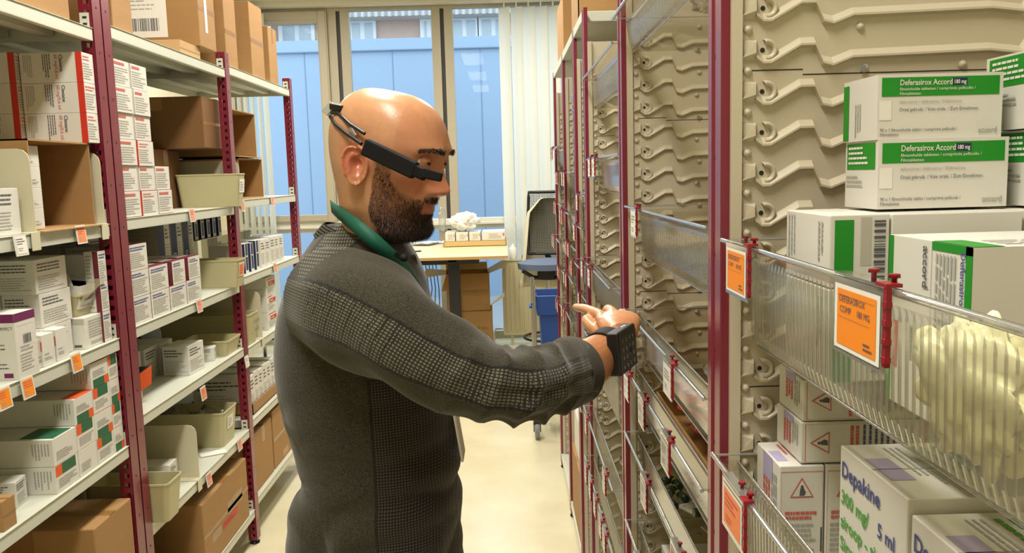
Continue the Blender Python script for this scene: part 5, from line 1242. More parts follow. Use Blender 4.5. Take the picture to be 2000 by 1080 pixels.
# torso (under the clothes), far arm, legs
TC = 1.43
bgs = [loft([[(x + rx_ * math.cos(a), TC + ry_ * math.sin(a), z) for a in [j * math.tau / 40 for j in range(40)]] for z, x, rx_, ry_ in ((.80, -.235, .09, .14), (.94, -.235, .105, .155), (1.10, -.24, .115, .145), (1.26, -.24, .125, .155), (1.36, -.25, .115, .175), (1.42, -.26, .085, .15), (1.455, -.27, .06, .08), (1.475, -.275, .05, .055))])]
for s in (-1, 1):
    bgs.append(loft([ring3(V(p), V((0, .01, -1)), r_, up=V((1, 0, 0)), n=28) for p, r_ in (((-.235, TC + s * .085, .88), .078), ((-.228, TC + s * .10, .68), .068), ((-.222, TC + s * .112, .48), .050), ((-.232, TC + s * .12, .30), .048), ((-.235, TC + s * .125, .08), .036))]))
    bgs.append(loft([ring3(V(p), V((1, 0, -.1)), r_, n=20) for p, r_ in (((-.28, TC + s * .128, .045), .028), ((-.20, TC + s * .128, .045), .036), ((-.06, TC + s * .128, .030), .024))]))
fa = [((-.25, TC + .13, 1.39), .055), ((-.262, TC + .18, 1.28), .048), ((-.262, TC + .19, 1.15), .040), ((-.25, TC + .20, 1.04), .034), ((-.245, TC + .202, .975), .027), ((-.24, TC + .203, .94), .026)]
bgs.append(loft([ring3(V(fa[i][0]), V(fa[min(i + 1, 5)][0]) - V(fa[max(i - 1, 0)][0]), fa[i][1], up=V((1, 0, 0)), n=28) for i in range(6)]))
arm_rows = [ring3(arm[i][0], (arm[min(i + 1, 7)][0] - arm[max(i - 1, 0)][0]), arm[i][1] + (.012 if i == 0 else 0), n=28) for i in range(8)]
lh = []
for k, (a_, b_) in enumerate([[tuple(V(q) + V((-.075, 0, 0))) for q in w_] for w_ in (((-.135, TC + .185, .915), (-.125, TC + .18, .86)), ((-.145, TC + .20, .91), (-.135, TC + .197, .85)), ((-.155, TC + .215, .91), (-.147, TC + .213, .853)), ((-.163, TC + .228, .915), (-.157, TC + .226, .865)))]):
    m0 = V((-.24, TC + .203, .955)); lh.append(skin_geo([m0, V(a_), V(b_), V(b_) + V((-.008, 0, -.022))], [(0, 1), (1, 2), (2, 3)], [.012, .0105, .009, .0075]))
lh.append(skin_geo([V((-.24, TC + .19, .96)), V((-.205, TC + .17, .93)), V((-.187, TC + .165, .90))], [(0, 1), (1, 2)], [.014, .011, .009]))
hg = loft([[tuple(HM @ V(p)) for p in r_] for r_ in head_rows])
ears = [([tuple(HM @ V(p)) for p in v], f) for v, f in (loft(ear(-1)), loft(ear(1)))]
body = remesh([hg] + ears + hand_geos + [loft(arm_rows)] + bgs + lh, .0024, 2, .5)
# skin colouring: redder ears, cheeks, nose; greyish shaved scalp at the sides; darker jaw under the beard
n = len(body.vertices); co = np.empty(n * 3); body.vertices.foreach_get('co', co); co = co.reshape(n, 3)
inv = np.array(HM.inverted()); L = co @ inv[:3, :3].T + inv[:3, 3]
f_, s_, u_ = L[:, 0], np.abs(L[:, 1]), L[:, 2]; isH = (u_ > -.26) & (np.hypot(f_, L[:, 1]) < .16)
g = lambda x, s: np.exp(-(x / s) ** 2)
red = isH * (.9 * g(f_ + .02, .03) * g(u_ + .014, .04) * (s_ > .068) + .35 * g(s_ - .045, .03) * g(u_ + .03, .025) * (f_ > .03) + .22 * g(s_, .02) * g(u_ + .04, .018) * (f_ > .08) + .25 * g(u_ - .05, .04) * (f_ > 0.04) + .38 * np.clip((f_ - .0) / .05, 0, 1) * g(u_ + .03, .05))
grey = isH * np.clip((.02 - f_) / .06, 0, 1) * np.clip((.075 - u_) / .05, 0, 1) * np.clip((u_ + .085) / .03, 0, 1) * (1 - np.clip(red * 2, 0, 1)) * .8
base = np.array(hx('#d09a70')[:3]); rc = np.array(hx('#bd5a42')[:3]); gc = np.array(hx('#a58163')[:3])
colr = base[None] * (1 - red[:, None] * .8) + rc[None] * red[:, None] * .8; colr = colr * (1 - grey[:, None] * .45) + gc[None] * grey[:, None] * .45
POLY = [(.018, .004), (.038, .002), (.040, -.035), (.055, -.052), (.074, -.060), (.084, -.054), (.14, -.050), (.14, -.15), (.03, -.135), (.020, -.112), (.008, -.092), (.012, -.045)]
def inpoly(x, y, P=POLY):
    c_ = np.zeros(x.shape, bool); j = len(P) - 1
    for i in range(len(P)):
        xi, yi = P[i]; xj, yj = P[j]
        c_ ^= ((yi > y) != (yj > y)) & (x < (xj - xi) * (y - yi) / (yj - yi + 1e-12) + xi); j = i
    return c_
lips = (s_ < .024) & (u_ < -.0625) & (u_ > -.083) & (f_ > .07)
jaw = (inpoly(f_, u_) & isH & (~lips)).astype(float)
colr = colr * (1 - jaw[:, None] * .42) + np.array(hx('#6b4630')[:3])[None] * jaw[:, None] * .42
lp = (lips & isH).astype(float); colr = colr * (1 - lp[:, None] * .6) + np.array(hx('#a8524a')[:3])[None] * lp[:, None] * .6
armm = np.clip((co[:, 0] - .10) / .03, 0, 1) * (co[:, 2] < 1.42) * np.clip((1.47 - co[:, 1]) / .08, 0, 1)
colr = colr * (1 - armm[:, None] * .75) + np.array(hx('#b06f42')[:3])[None] * armm[:, None] * .75
at = body.color_attributes.new('tint', 'FLOAT_COLOR', 'POINT'); at.data.foreach_set('color', np.concatenate([colr, np.ones((n, 1))], 1).ravel())
sk = mat('skin', '#c98f68', .33, spec=.5, sss=.12, bump=.12, bump_scale=260); nt = sk.node_tree; b = nt.nodes['Principled BSDF']
an = nt.nodes.new('ShaderNodeAttribute'); an.attribute_name = 'tint'; nz = nt.nodes.new('ShaderNodeTexNoise'); nz.inputs['Scale'].default_value = 55; nz.inputs['Detail'].default_value = 4
tc = nt.nodes.new('ShaderNodeTexCoord'); nt.links.new(tc.outputs['Object'], nz.inputs['Vector'])
hsv = nt.nodes.new('ShaderNodeHueSaturation'); mr = nt.nodes.new('ShaderNodeMapRange'); mr.inputs[3].default_value = .82; mr.inputs[4].default_value = 1.14
nt.links.new(nz.outputs[0], mr.inputs[0]); nt.links.new(mr.outputs[0], hsv.inputs['Value']); nt.links.new(an.outputs['Color'], hsv.inputs['Color']); nt.links.new(hsv.outputs[0], b.inputs['Base Color'])
body.materials.append(sk)
man = link('person', body); tag(man, 'bald bearded person in a charcoal sweater reaching into the clear bins', 'person')

# hair pieces
def strands(name, n_try, mask, length, width, mats, seed, down=.8, out=.55, ratio=lambda f, s, u: 0):
    rr = random.Random(seed); mb = MB(); cnt = 0
    flat = []
    for i in range(len(head_rows) - 1):
        for j in range(NA): flat.append((i, j))
    while cnt < n_try:
        i, j = rr.choice(flat); a = V(head_rows[i][j]); b_ = V(head_rows[i][(j + 1) % NA]); c_ = V(head_rows[i + 1][j]); e = V(head_rows[i + 1][(j + 1) % NA])
        if (b_ - a).cross(c_ - a).length < rr.random() * 1.2e-5: continue
        x, y = rr.random(), rr.random(); p = a * (1 - x) * (1 - y) + b_ * x * (1 - y) + c_ * (1 - x) * y + e * x * y
        k = mask(p.x, p.y, p.z)
        if rr.random() > k: continue
        nrm = (b_ - a).cross(c_ - a).normalized() * -1
        if nrm.dot(p - V((0, 0, p.z))) < 0: nrm = -nrm
        l = length(p.x, p.y, p.z) * rr.uniform(.7, 1.2); d = (nrm * out + V((rr.uniform(-.25, .35), rr.uniform(-.3, .3), -down + rr.uniform(-.2, .2)))).normalized()
        sd = d.cross(nrm + V((.01, 0, 0))).normalized() * width * rr.uniform(.7, 1.3); p1 = p + d * l * .55 + nrm * l * .10; p2 = p + d * l + V((0, 0, -.12 * l))
        m_ = mats[1] if rr.random() < ratio(p.x, p.y, p.z) else mats[0]
        mb.add([tuple(HM @ q) for q in (p - sd, p + sd, p1 + sd * .8, p1 - sd * .8, p2)], [(0, 1, 2, 3), (3, 2, 4)], m_); cnt += 1
    return mb.build(name, man)
mat('hair_dark', '#1d1613', .55); mat('hair_auburn', '#74462c', .5); mat('hair_grey', '#6b6560', .5)
def one(x, y, P=POLY): return bool(inpoly(np.array([x]), np.array([y]), P)[0])
def bm(f, s, u):
    if not one(f, u): return 0
    if abs(s) < .024 and -.083 < u < -.0625 and f > .07: return 0
    e = min(1, max(0, (-.050 - u - max(0, .085 - f) * .25) / .03))
    if f < .045: return .05 + .40 * min(1, max(0, -u / .09))
    return .12 + .88 * e * e if f < .082 else .25 + .75 * e
strands('beard', 13000, bm, lambda f, s, u: (.0045 if f < .05 else .006) + .007 * max(0, min(1, (-.085 - u) / .03)) * (f > .03), .00045, ('hair_dark', 'hair_auburn'), 5, ratio=lambda f, s, u: max(.04, min(.85, (.092 - f) / .045)) * max(.15, min(1, (u + .125) / .05)))
strands('eyebrow', 550, lambda f, s, u: 1 if (f > .05 and .012 < abs(s) < .052 and abs(u - .0165 - .005 * math.cos((abs(s) - .03) * 60)) < .0032) else 0, lambda f, s, u: .005, .00045, ('hair_dark', 'hair_dark'), 6, down=.1, out=.5)
mb = MB(); rr = random.Random(9)
for k in range(900):
    q_ = rr.random(); c_ = arm[4][0].lerp(arm[6][0], q_); t_ = (arm[6][0] - arm[4][0]).normalized(); a = rr.uniform(0, math.tau); e1 = t_.orthogonal().normalized(); e2 = t_.cross(e1)
    nrm = e1 * math.cos(a) + e2 * math.sin(a); p = c_ + nrm * (.0405 - .0055 * q_); d = (t_ * .5 + nrm * .35 + V((0, 0, -.6)) + V((rr.uniform(-.3, .3), rr.uniform(-.3, .3), 0))).normalized(); sd = d.cross(nrm).normalized() * .00016
    mb.add([tuple(p - sd), tuple(p + sd), tuple(p + d * .009)], [(0, 1, 2)], 'hair_auburn')
mb.build('arm_hair', man)
# eyes: ball, iris and lids
mat('eye_white', '#d8d2c8', .15); mat('iris_brown', '#2c1a10', .1)
for s in (-1, 1):
    c0 = V((.0745, s * .032, .0005)); mb = MB(); rows = []
    for i in range(13):
        t_ = math.pi * i / 12; rows.append([tuple(HM @ (c0 + V((math.cos(t_), math.sin(t_) * math.cos(p_), math.sin(t_) * math.sin(p_))) * .0122)) for p_ in [j * math.tau / 20 for j in range(20)]])
    mb.grid(rows, 'eye_white', wrap=True); dv = Matrix.Rotation(R(10), 3, 'Y')
    for i_, (r0, m_) in enumerate(((.0068, 'iris_brown'),)):
        rr_ = []
        for q in (0.001, .5, 1): rr_.append([tuple(HM @ (c0 + dv @ (V((math.sqrt(max(0, 1 - (q * r0 / .0122) ** 2)) * .0126, q * r0 * math.cos(a), q * r0 * math.sin(a)))))) for a in [j * math.tau / 16 for j in range(16)]])
        mb.grid(rr_, m_, wrap=True)
    mb.build('eye', man)
    mb = MB()
    for sg_, thk in ((1, .0138), (-1, .0134)):
        rows = []
        for k in range(10):
            row = []
            for a in range(-84, 85, 8):
                e0 = (11 if sg_ > 0 else 15) * max(0, math.cos(R(a * 1.35))) - 1; e = sg_ * (e0 + (88 - e0) * k / 9)
                row.append(tuple(HM @ (c0 + V((math.cos(R(e)) * math.cos(R(a)), math.sin(R(a)), math.sin(R(e)) * math.cos(R(a)))) * thk)))
            rows.append(row)
        mb.grid(rows, 'skin')
    ob = mb.build('eyelid', man); ca = ob.data.color_attributes.new('tint', 'FLOAT_COLOR', 'POINT'); ca.data.foreach_set('color', list(hx('#b87a58')) * len(ob.data.vertices))

# ------------------------------------------------------------------ sweater
tors = [  # y px (at depth TC), left x, right x, half width in Y
    (436, 640, 770, .060), (452, 628, 785, .088), (475, 611, 796, .125), (505, 592, 812, .160), (545, 574, 828, .188), (600, 557, 846, .198), (680, 549, 872, .192), (760, 556, 890, .182), (820, 573, 894, .176), (870, 588, 901, .172),
    (920, 592, 900, .170), (960, 584, 896, .172), (1010, 584, 905, .176), (1060, 587, 908, .180), (1110, 592, 908, .182), (1135, 594, 904, .180)]
T2 = cat([(on_y(700, y, TC).z, on_y(a, y, TC).x, on_y(c, y, TC).x, w_) for y, a, c, w_ in tors], 5)
rows = []
for (z, x0, x1, w_) in T2:
    cx_, A = (x0 + x1) / 2, (x1 - x0) / 2; row = []
    for j in range(84):
        a = 2 * math.pi * j / 84; e = 2.3; k = (abs(math.cos(a)) ** e + abs(math.sin(a)) ** e) ** (-1 / e)
        p = V((cx_ + A * math.cos(a) * k, TC + w_ * math.sin(a) * k, z))
        low = max(0, min(1, (1.32 - z) / .3))
        d = .016 * low * noise.noise(V((p.x * 3 + p.z * 5, p.y * 3, p.z * 9))) + .014 * low * abs(noise.noise(V((p.x * 5 - p.z * 9, p.y * 5, p.z * 14 + 4)))) + .005 * noise.noise(V((p.x * 9, p.y * 9, p.z * 12 + 9))) + .007 * low - .015 * low * max(0, 1 - 4.5 * abs(noise.noise(V((p.x * 3 + p.z * 5, p.y * 2 + 3, p.z * 6 - p.x * 4)))))
        p += V((math.cos(a), math.sin(a), 0)) * d; row.append(tuple(p))
    rows.append(row)
tg = loft(rows)
slv = [((640, 578), 1.30, .080), ((700, 606), 1.235, .088), ((760, 642), 1.195, .079), ((820, 680), 1.172, .070), ((880, 714), 1.158, .064), ((940, 740), 1.152, .060), ((1000, 752), 1.160, .0575), ((1045, 750), 1.182, .0555), ((1080, 740), 1.215, .0530), ((1108, 730), 1.250, .0500), ((1118, 727), 1.262, .0490)]
SP_ = cat([tuple(PW(p[0], p[1], Y)) + (r_,) for p, Y, r_ in slv], 9)
sc_ = [V(p[:3]) for p in SP_]; sr = [p[3] for p in SP_]; NS = len(sc_)
alen = [0]
for i in range(1, NS): alen.append(alen[-1] + (sc_[i] - sc_[i - 1]).length)
ALL = alen[-1]
TOCAM = V((0, -1, .12)).normalized()
def sfr(i):
    t = (sc_[min(i + 1, NS - 1)] - sc_[max(i - 1, 0)]).normalized(); e1 = (TOCAM - t * TOCAM.dot(t)).normalized(); return t, e1, t.cross(e1)      # e1 faces the camera side
rows = []
for i in range(NS):
    t, e1, e2 = sfr(i); q = alen[i] / ALL; row = []
    for j in range(64):
        a = 2 * math.pi * j / 64
        amp = max(0, q - .40) / .6
        d = 0
        # bunched folds running round the forearm, soft drag folds along the upper arm
        ph = alen[i] * 150 + 1.6 * math.sin(a * 1 + .6) + 2.2 * noise.noise(V((math.cos(a) * 1.3, math.sin(a) * 1.3, alen[i] * 9)))
        if q > .5 and q < .93: d += (.009 * (1 - 2 * abs(math.sin(ph * .5)) ** .7) * (.55 + .6 * noise.noise(V((math.cos(a) * 1.5, math.sin(a) * 1.5, alen[i] * 14))))) * min(1, (q - .5) * 5) * min(1, (.93 - q) * 12)
        d += .012 * noise.noise(V((math.cos(a) * 1.1 + alen[i] * 3, math.sin(a) * 1.1, alen[i] * 10 + a * .5))) * (.4 + amp)
        d += .004 * math.sin(alen[i] * 42 - a * 2.2) * max(0, 1 - abs(q - .35) * 3)
        row.append(tuple(sc_[i] + (e1 * math.cos(a) + e2 * math.sin(a)) * (sr[i] + d)))
    rows.append(row)
sg = loft(rows)
far_s = [V((-.24, TC + .09, 1.385)), V((-.26, TC + .16, 1.33)), V((-.268, TC + .19, 1.16)), V((-.252, TC + .20, 1.05)), V((-.247, TC + .20, 1.0))]
fg = loft([ring3(far_s[i], far_s[min(i + 1, 4)] - far_s[max(0, i - 1)], (.07, .075, .06, .053, .045)[i], n=28) for i in range(5)])
sw = remesh([tg, sg, fg], .0028, 2, .5)
n = len(sw.vertices); co = np.empty(n * 3); sw.vertices.foreach_get('co', co); co = co.reshape(n, 3)
A_ = np.array([tuple(p) for p in sc_]); best = np.full(n, 9.); idx = np.zeros(n, int)
for i in range(NS):
    d = np.linalg.norm(co - A_[i], axis=1) / sr[i]; m_ = d < best; best[m_] = d[m_]; idx[m_] = i
E1 = np.array([tuple(sfr(i)[1]) for i in range(NS)]); E2 = np.array([tuple(sfr(i)[2]) for i in range(NS)]); SR = np.array(sr); AL = np.array(alen)
rel_ = co - A_[idx]; ang = np.arctan2((rel_ * E2[idx]).sum(1), (rel_ * E1[idx]).sum(1)); 
on_arm = (best < 1.22) & ((idx > 6) | (co[:, 1] < 1.27)) & (co[:, 1] < 1.40)
TT = np.array([tuple(sfr(i)[0]) for i in range(NS)]); along = AL[idx] + (rel_ * TT[idx]).sum(1)
q = AL[idx] / ALL
# sleeve band drawn in arm coordinates: centre angle and half width
ctr = np.interp(q, [0, .15, .4, .7, 1], [.25, .18, .10, -.05, .10]); hw = np.interp(q, [0, .2, .6, 1], [.42, .42, .46, .62])
band = on_arm & (np.abs(ang - ctr) < hw); bd = np.abs(np.abs(ang - ctr) - hw) * SR[idx]
z_ = co[:, 2]; x_ = co[:, 0]; xs_ = on_y(731, 900, 1.26).x
side = (~on_arm) & (x_ > xs_) & (z_ < 1.345) & (co[:, 1] < TC + .02); sd_ = np.abs(x_ - xs_)
YL = [tuple(PW(a, b_, 1.27)) for a, b_ in ((668, 452), (640, 475), (622, 510), (632, 548), (668, 588))]
dmin = np.full(n, 9.)
for (ax, _, az), (bx2, _, bz2) in zip(YL[:-1], YL[1:]):
    vx, vz = bx2 - ax, bz2 - az; t_ = np.clip(((x_ - ax) * vx + (z_ - az) * vz) / (vx * vx + vz * vz), 0, 1); dmin = np.minimum(dmin, np.hypot(x_ - ax - t_ * vx, z_ - az - t_ * vz))
yoke = (dmin < .0245) & (co[:, 1] < TC - .03) & ((~on_arm) | (q < .12)); yb = (np.abs(dmin - .0245) < .0022) & (co[:, 1] < TC - .03) & (~on_arm)
on_arm = on_arm & ~((q < .12) & (~band))
pat = np.zeros((n, 3)); pat[:, 0] = np.where(on_arm, along, z_); pat[:, 1] = np.where(on_arm, ang * SR[idx], np.where(side, x_ * 1.0, x_)); pat[:, 2] = 0
seamy = np.where(yb, 1., 0.)
pat[:, 2] = np.where(band | yoke, 1.0, np.where(side, .5, 0.))
seam = np.where(on_arm & (bd < .0022), 1., 0.); seam = np.maximum(seam, np.where((~on_arm) & (sd_ < .0022) & (z_ < 1.345) & (co[:, 1] < TC), 1., 0.))
seam = np.maximum(seam, seamy)
a1 = sw.attributes.new('pat', 'FLOAT_VECTOR', 'POINT'); a1.data.foreach_set('vector', pat.ravel()); a2 = sw.attributes.new('seam', 'FLOAT', 'POINT'); a2.data.foreach_set('value', seam)
ws = bpy.data.materials.new('sweater_wool'); ws.use_nodes = True; nt = ws.node_tree; b = nt.nodes['Principled BSDF']; b.inputs['Roughness'].default_value = .95; b.inputs['Specular IOR Level'].default_value = .15; b.inputs['Sheen Weight'].default_value = .25; b.inputs['Sheen Roughness'].default_value = .5
def N(t_): return nt.nodes.new('ShaderNode' + t_)
def lk(a, b_): nt.links.new(a, b_)
tc = N('TexCoord'); nf = N('TexNoise'); nf.inputs['Scale'].default_value = 620; nf.inputs['Detail'].default_value = 2; lk(tc.outputs['Object'], nf.inputs['Vector'])
cr = N('ValToRGB'); e = cr.color_ramp.elements; e[0].position = .35; e[0].color = hx('#211f19'); e[1].position = .68; e[1].color = hx('#4a4537'); lk(nf.outputs[0], cr.inputs[0])
pa = N('Attribute'); pa.attribute_name = 'pat'; sx_ = N('SeparateXYZ'); lk(pa.outputs['Vector'], sx_.inputs[0])
def M2(op, a, b_=None, cl=False):
    m_ = N('Math'); m_.operation = op; m_.use_clamp = cl
    for k, v in enumerate((a, b_)):
        if v is None: continue
        if isinstance(v, (int, float)): m_.inputs[k].default_value = v
        else: lk(v, m_.inputs[k])
    return m_.outputs[0]
k_ = 2 * math.pi / .0046
sa = M2('SINE', M2('MULTIPLY', sx_.outputs[0], k_)); sb = M2('SINE', M2('MULTIPLY', sx_.outputs[1], k_))
chk = M2('ADD', M2('MULTIPLY', M2('MULTIPLY', sa, sb), 1.6), .5, True); dots = M2('MULTIPLY', M2('ADD', M2('MULTIPLY', sa, 2.0), 1.1, True), M2('ADD', M2('MULTIPLY', sb, 2.0), 1.1, True), True)
def MX(f, a, b_):
    m_ = N('Mix'); m_.data_type = 'RGBA'
    if isinstance(f, (int, float)): m_.inputs[0].default_value = f
    else: lk(f, m_.inputs[0])
    for k, v in ((6, a), (7, b_)):
        if isinstance(v, tuple): m_.inputs[k].default_value = v
        else: lk(v, m_.inputs[k])
    return m_.outputs[2]
bandc = MX(dots, hx('#25241f'), hx('#6a6656')); sidec = MX(dots, hx('#1f1b17'), hx('#4c443b'))
isb = M2('GREATER_THAN', sx_.outputs[2], .75); iss = M2('GREATER_THAN', sx_.outputs[2], .25)
c1 = MX(iss, cr.outputs[0], sidec); c2 = MX(isb, c1, bandc); sm_ = N('Attribute'); sm_.attribute_name = 'seam'; c3 = MX(sm_.outputs['Fac'], c2, hx('#1c1b18')); lk(c3, b.inputs['Base Color'])
bp = N('Bump'); bp.inputs['Strength'].default_value = .35; bp.inputs['Distance'].default_value = .001; lk(nf.outputs[0], bp.inputs['Height']); lk(bp.outputs[0], b.inputs['Normal'])
sw.materials.append(ws)
link('sweater', sw, man)
# ribbed collar and cuff
def ribband(name, centres, n_r, rr_, m_='sweater_rib'):
    mb = MB(); mb.grid(centres, m_, wrap=True); return mb.build(name, man, solid=.0025)
rm = bpy.data.materials.new('sweater_rib'); rm.use_nodes = True; nt = rm.node_tree; b = nt.nodes['Principled BSDF']; b.inputs['Roughness'].default_value = .95; b.inputs['Specular IOR Level'].default_value = .1; b.inputs['Base Color'].default_value = hx('#4d4b43'); MATS['sweater_rib'] = rm
mat('rib_dark', '#201f1c', .95, spec=.1)
def ringset(c_, t_, r_, k_n, pitch, name):
    mb = MB(); t_ = t_.normalized(); e1 = (TOCAM - t_ * TOCAM.dot(t_)).normalized(); e2 = t_.cross(e1)
    rows = []
    for i in range(k_n * 4 + 1):
        off = i * pitch / 4; rr2 = r_ + .0013 * math.sin(i * math.pi / 2)
        rows.append([tuple(c_ + t_ * off + (e1 * math.cos(a) + e2 * math.sin(a)) * rr2) for a in [j * math.tau / 56 for j in range(56)]])
    for i in range(len(rows) - 1): mb.grid(rows[i:i + 2], 'rib_dark' if i % 4 in (2, 3) else 'sweater_rib', wrap=True)
    return mb.build(name, man, solid=.002)
tcf = (sc_[-1] - sc_[-8]); ringset(sc_[-1] - tcf.normalized() * .020, tcf, .0505, 8, .0040, 'cuff')
mb = MB(); nk = []
for i in range(21):
    q_ = i / 20; row = []
    for j in range(56):
        a = j * math.tau / 56; cx_ = HC.x - .053 + .006 * q_; rx_ = .0745 + .012 * (1 - q_) + .0012 * math.sin(i * math.pi / 2); ry_ = .071 + .012 * (1 - q_) + .0012 * math.sin(i * math.pi / 2)
        row.append((cx_ + rx_ * math.cos(a), HY + .035 + ry_ * math.sin(a), 1.478 + q_ * .020 - .030 * math.cos(a)))
    nk.append(row)
for i in range(20): mb.grid(nk[i:i + 2], 'rib_dark' if i % 4 in (2, 3) else 'sweater_rib', wrap=True)
mb.build('collar', man, solid=.002)
# lanyard and badge
mat('lanyard_green', '#0f5f4a', .6)
lan = [(648, 402, 1.470), (660, 412, 1.385), (690, 436, 1.318), (722, 462, 1.300), (750, 487, 1.306), (775, 512, 1.330), (800, 545, 1.355), (835, 610, 1.375), (868, 700, 1.385), (895, 800, 1.39)]
LP = cat([tuple(PW(*p)) for p in lan], 5); LP = [V(p) for p in LP]; rows = []
for i, p in enumerate(LP):
    t = (LP[min(i + 1, len(LP) - 1)] - LP[max(i - 1, 0)]).normalized(); outw = (p - V((HC.x - .04, HY + .04, p.z))).normalized(); wv = t.cross(outw).normalized(); k = i / (len(LP) - 1)
    rows.append([tuple(p + wv * .011 + outw * .002), tuple(p - wv * .011 + outw * .002)])
mb = MB(); mb.grid(rows, 'lanyard_green'); ly = mb.build('lanyard', man, solid=.0012)
bdg = PW(899, 845, 1.37); mb = MB(); mb.M = Matrix.Translation(bdg) @ Matrix.Rotation(R(-8), 4, 'Y'); mb.box(-.004, .0, -.03, .03, -.042, .042, 'paper'); mb.build('badge', ly, bevel=.001)
# trousers and shoes
mat('trouser_cloth', '#26272b', .9); tr = MB()
zt_ = on_y(700, 1120, TC).z
rows = [[(-.235 + rx_ * math.cos(a), TC + ry_ * math.sin(a), z) for a in [j * math.tau / 36 for j in range(36)]] for z, rx_, ry_ in ((zt_ + .06, .125, .155), (zt_, .128, .160), (.92, .130, .175), (.84, .125, .175))]
gs = [loft(rows)]
for s in (-1, 1):
    gs.append(loft([[(x + r_ * math.cos(a), TC + s * y + r_ * math.sin(a), z) for a in [j * math.tau / 28 for j in range(28)]] for z, x, y, r_ in ((.90, -.235, .085, .095), (.70, -.228, .10, .088), (.48, -.222, .112, .072), (.25, -.232, .12, .064), (.09, -.235, .125, .062))]))
tm = remesh(gs, .007, 2, .5); tm.materials.append(MATS['trouser_cloth']); link('trousers', tm, man)
for s in (-1, 1):
    rows = []
    for i in range(12):
        q_ = i / 11; x = -.31 + .30 * q_; w_ = .038 + .012 * math.sin(q_ * 2.6); h_ = .075 * (1 - q_) ** .6 + .035
        rows.append([(x, TC + s * .128 + w_ * math.cos(a) * (1 if 0 < i < 11 else .6), .0 + max(0, h_ * (.5 + .5 * math.sin(a)))) for a in [j * math.tau / 20 for j in range(20)]])
    mb = MB(); mb.grid(rows, 'black_plastic', wrap=True, caps=True); mb.build('shoe', man)

# ------------------------------------------------------------------ headset, keypad, microphone
mat('matt_black', '#08080a', .65, spec=.3)
hs = empty('smart_glasses', tuple(PW(760, 300, 1.28))); tag(hs, 'black head-mounted display clipped along the side of the bald man\'s head', 'headset')
def loc(o): o.location = -V(hs.location); return o
def bar(mb, p, q, w_, h_, m, up=V((0, 0, 1)), taper=1):
    t = (q - p).normalized(); sd = t.cross(up).normalized(); u2 = sd.cross(t).normalized(); k = taper
    P = [p + sd * a * w_ / 2 + u2 * c_ * h_ / 2 for a, c_ in ((-1, -1), (1, -1), (1, 1), (-1, 1))] + [q + sd * a * w_ / 2 * k + u2 * c_ * h_ / 2 * k for a, c_ in ((-1, -1), (1, -1), (1, 1), (-1, 1))]
    mb.add([tuple(x) for x in P], [(3, 2, 1, 0), (4, 5, 6, 7), (0, 1, 5, 4), (1, 2, 6, 5), (2, 3, 7, 6), (3, 0, 4, 7)], m); return mb
B0, B1 = PW(712, 286, 1.284), PW(812, 334, 1.258); mb = MB(); bar(mb, B0, B1, .014, .0265, 'matt_black'); loc(mb.build('battery_housing', hs, bevel=.003, seg=3))
mb = MB(); bar(mb, PW(808, 331, 1.258), PW(832, 343, 1.250), .010, .018, 'matt_black'); bar(mb, PW(824, 337, 1.250), PW(864, 347, 1.252), .018, .016, 'matt_black', taper=.85); loc(mb.build('display_pod', hs, bevel=.0025, seg=3))
mb = MB(); bar(mb, PW(722, 274, 1.290), PW(808, 318, 1.268), .006, .005, 'grey_plastic'); loc(mb.build('top_rail', hs, bevel=.001))
mb = MB(); mb.tube([PW(650, 213, 1.375), PW(664, 224, 1.340), PW(684, 243, 1.312), PW(712, 261, 1.294)], .0030, 'black_metal', 8); loc(mb.build('temple_wire', hs))
mb = MB(); mb.tube([PW(645, 228, 1.372), PW(655, 243, 1.340), PW(678, 262, 1.310), PW(706, 281, 1.290)], .0030, 'black_metal', 8); loc(mb.build('temple_wire', hs))
mat('clear_grey', '#c6c8c0', .25, metal=.6)
mb = MB(); bar(mb, PW(636, 222, 1.380), PW(653, 204, 1.380), .024, .012, 'clear_grey'); loc(mb.build('rear_bracket', hs, bevel=.001))
mb = MB(); bar(mb, PW(650, 208, 1.372), PW(671, 212, 1.345), .014, .010, 'black_plastic'); bar(mb, PW(650, 220, 1.372), PW(664, 221, 1.345), .010, .006, 'black_plastic'); loc(mb.build('rear_pad', hs, bevel=.002))
mb = MB(); bar(mb, PW(684, 250, 1.316), PW(694, 266, 1.308), .003, .006, 'clear_grey'); loc(mb.build('cross_clip', hs))
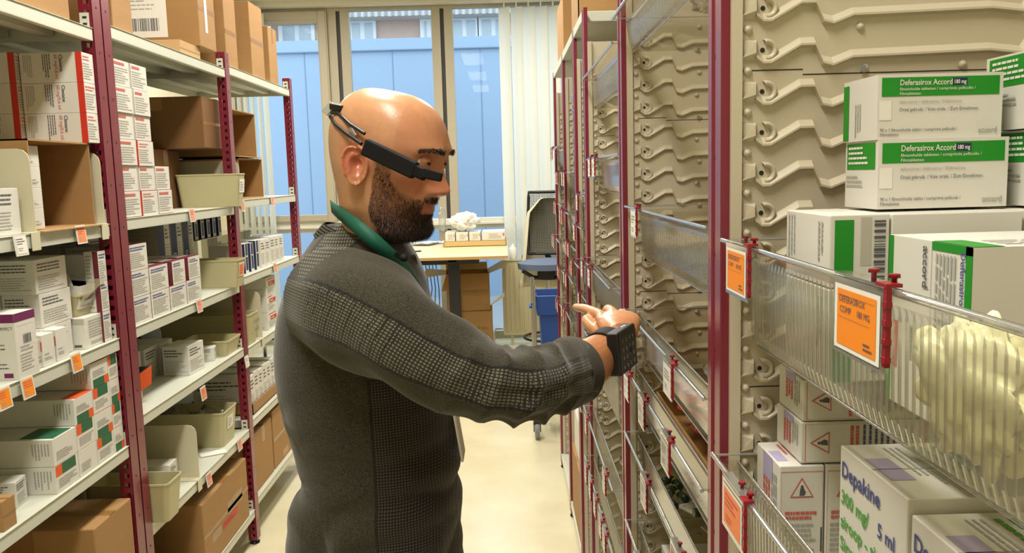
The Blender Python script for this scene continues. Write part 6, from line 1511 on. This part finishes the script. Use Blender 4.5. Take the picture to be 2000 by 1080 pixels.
# wrist keypad
P1, P2, P0, P3 = PW(1207, 651, 1.290), PW(1240, 630, 1.378), PW(1183, 649, 1.287), PW(1219, 731, 1.300)
ux = (P2 - P1); W_ = ux.length; ux.normalize(); dz = (P3 - P1); H_ = dz.length; dz = (dz - ux * dz.dot(ux)).normalized(); nx = ux.cross(-dz).normalized()
if nx.dot(P1 - P0) < 0: nx = -nx
kp = empty('wrist_keypad', tuple(P1)); tag(kp, 'black box-shaped keypad terminal strapped on the man\'s right wrist', 'keypad')
mb = MB(); th_ = .021
def KP(a, b_, c_): return tuple(ux * a + dz * b_ + nx * c_)
for m0, (a0, a1, b0, b1, c0_, c1_) in (('black_plastic', (0, W_, 0, H_, -th_, 0)),):
    p = [KP(a, b_, c_) for c_ in (c0_, c1_) for b_ in (b0, b1) for a in (a0, a1)]
    mb.add(p, [(0, 2, 3, 1), (4, 5, 7, 6), (0, 1, 5, 4), (2, 6, 7, 3), (0, 4, 6, 2), (1, 3, 7, 5)], m0)
mb.build('keypad_body', kp, bevel=.0035, seg=3)
mat('key_print', '#e8ecec', .5); mb = MB(); f = Face(mb, KP(0, H_, .0003), tuple(ux), tuple(-dz), W_, H_)
if f.n.dot(nx) < 0: f.n = nx
for r_ in range(4):
    for c_ in range(4):
        f.text('1234567890*#ABCD'[(3 - r_) * 4 + c_], .17 + c_ * .19, .12 + r_ * .20, .0062, 'key_print', .0006)
mb.build('key_legend', kp)
mb = MB(); f = Face(mb, KP(0, 0, 0), tuple(ux), tuple(-nx), W_, th_); f.n = -dz
for a in (.55, .68): f.rect(a, .4, a + .06, .6, 'key_print', .0006)
mb.build('status_light', kp)
mat('strap', '#17181a', .8); tw = (WR - PW(1155, 706, 1.31)).normalized(); mb = MB(); rows = []
for i in range(5):
    c_ = PW(1184, 686, 1.352) + tw * (i - 2) * .0085; rows.append(ring3(c_, tw, .0365 + .0015, .0355 + .0015, n=40))
mb.grid(rows, 'strap', wrap=True); o = mb.build('strap', kp, solid=.002); o.location = -V(kp.location)
# microphone
mb = MB(); c0 = PW(789, 503, 1.315); rows = [[tuple(c0 + V((math.sin(t_) * math.cos(p_), math.sin(t_) * math.sin(p_), math.cos(t_))) * .0072) for p_ in [j * math.tau / 14 for j in range(14)]] for t_ in [i * math.pi / 8 for i in range(9)]]
mb.grid(rows, 'black_rubber', wrap=True); bar(mb, PW(783, 503, 1.318), PW(768, 493, 1.322), .004, .006, 'black_plastic'); tag(mb.build('clip_microphone'), 'small round black microphone clipped at the sweater neck', 'microphone')
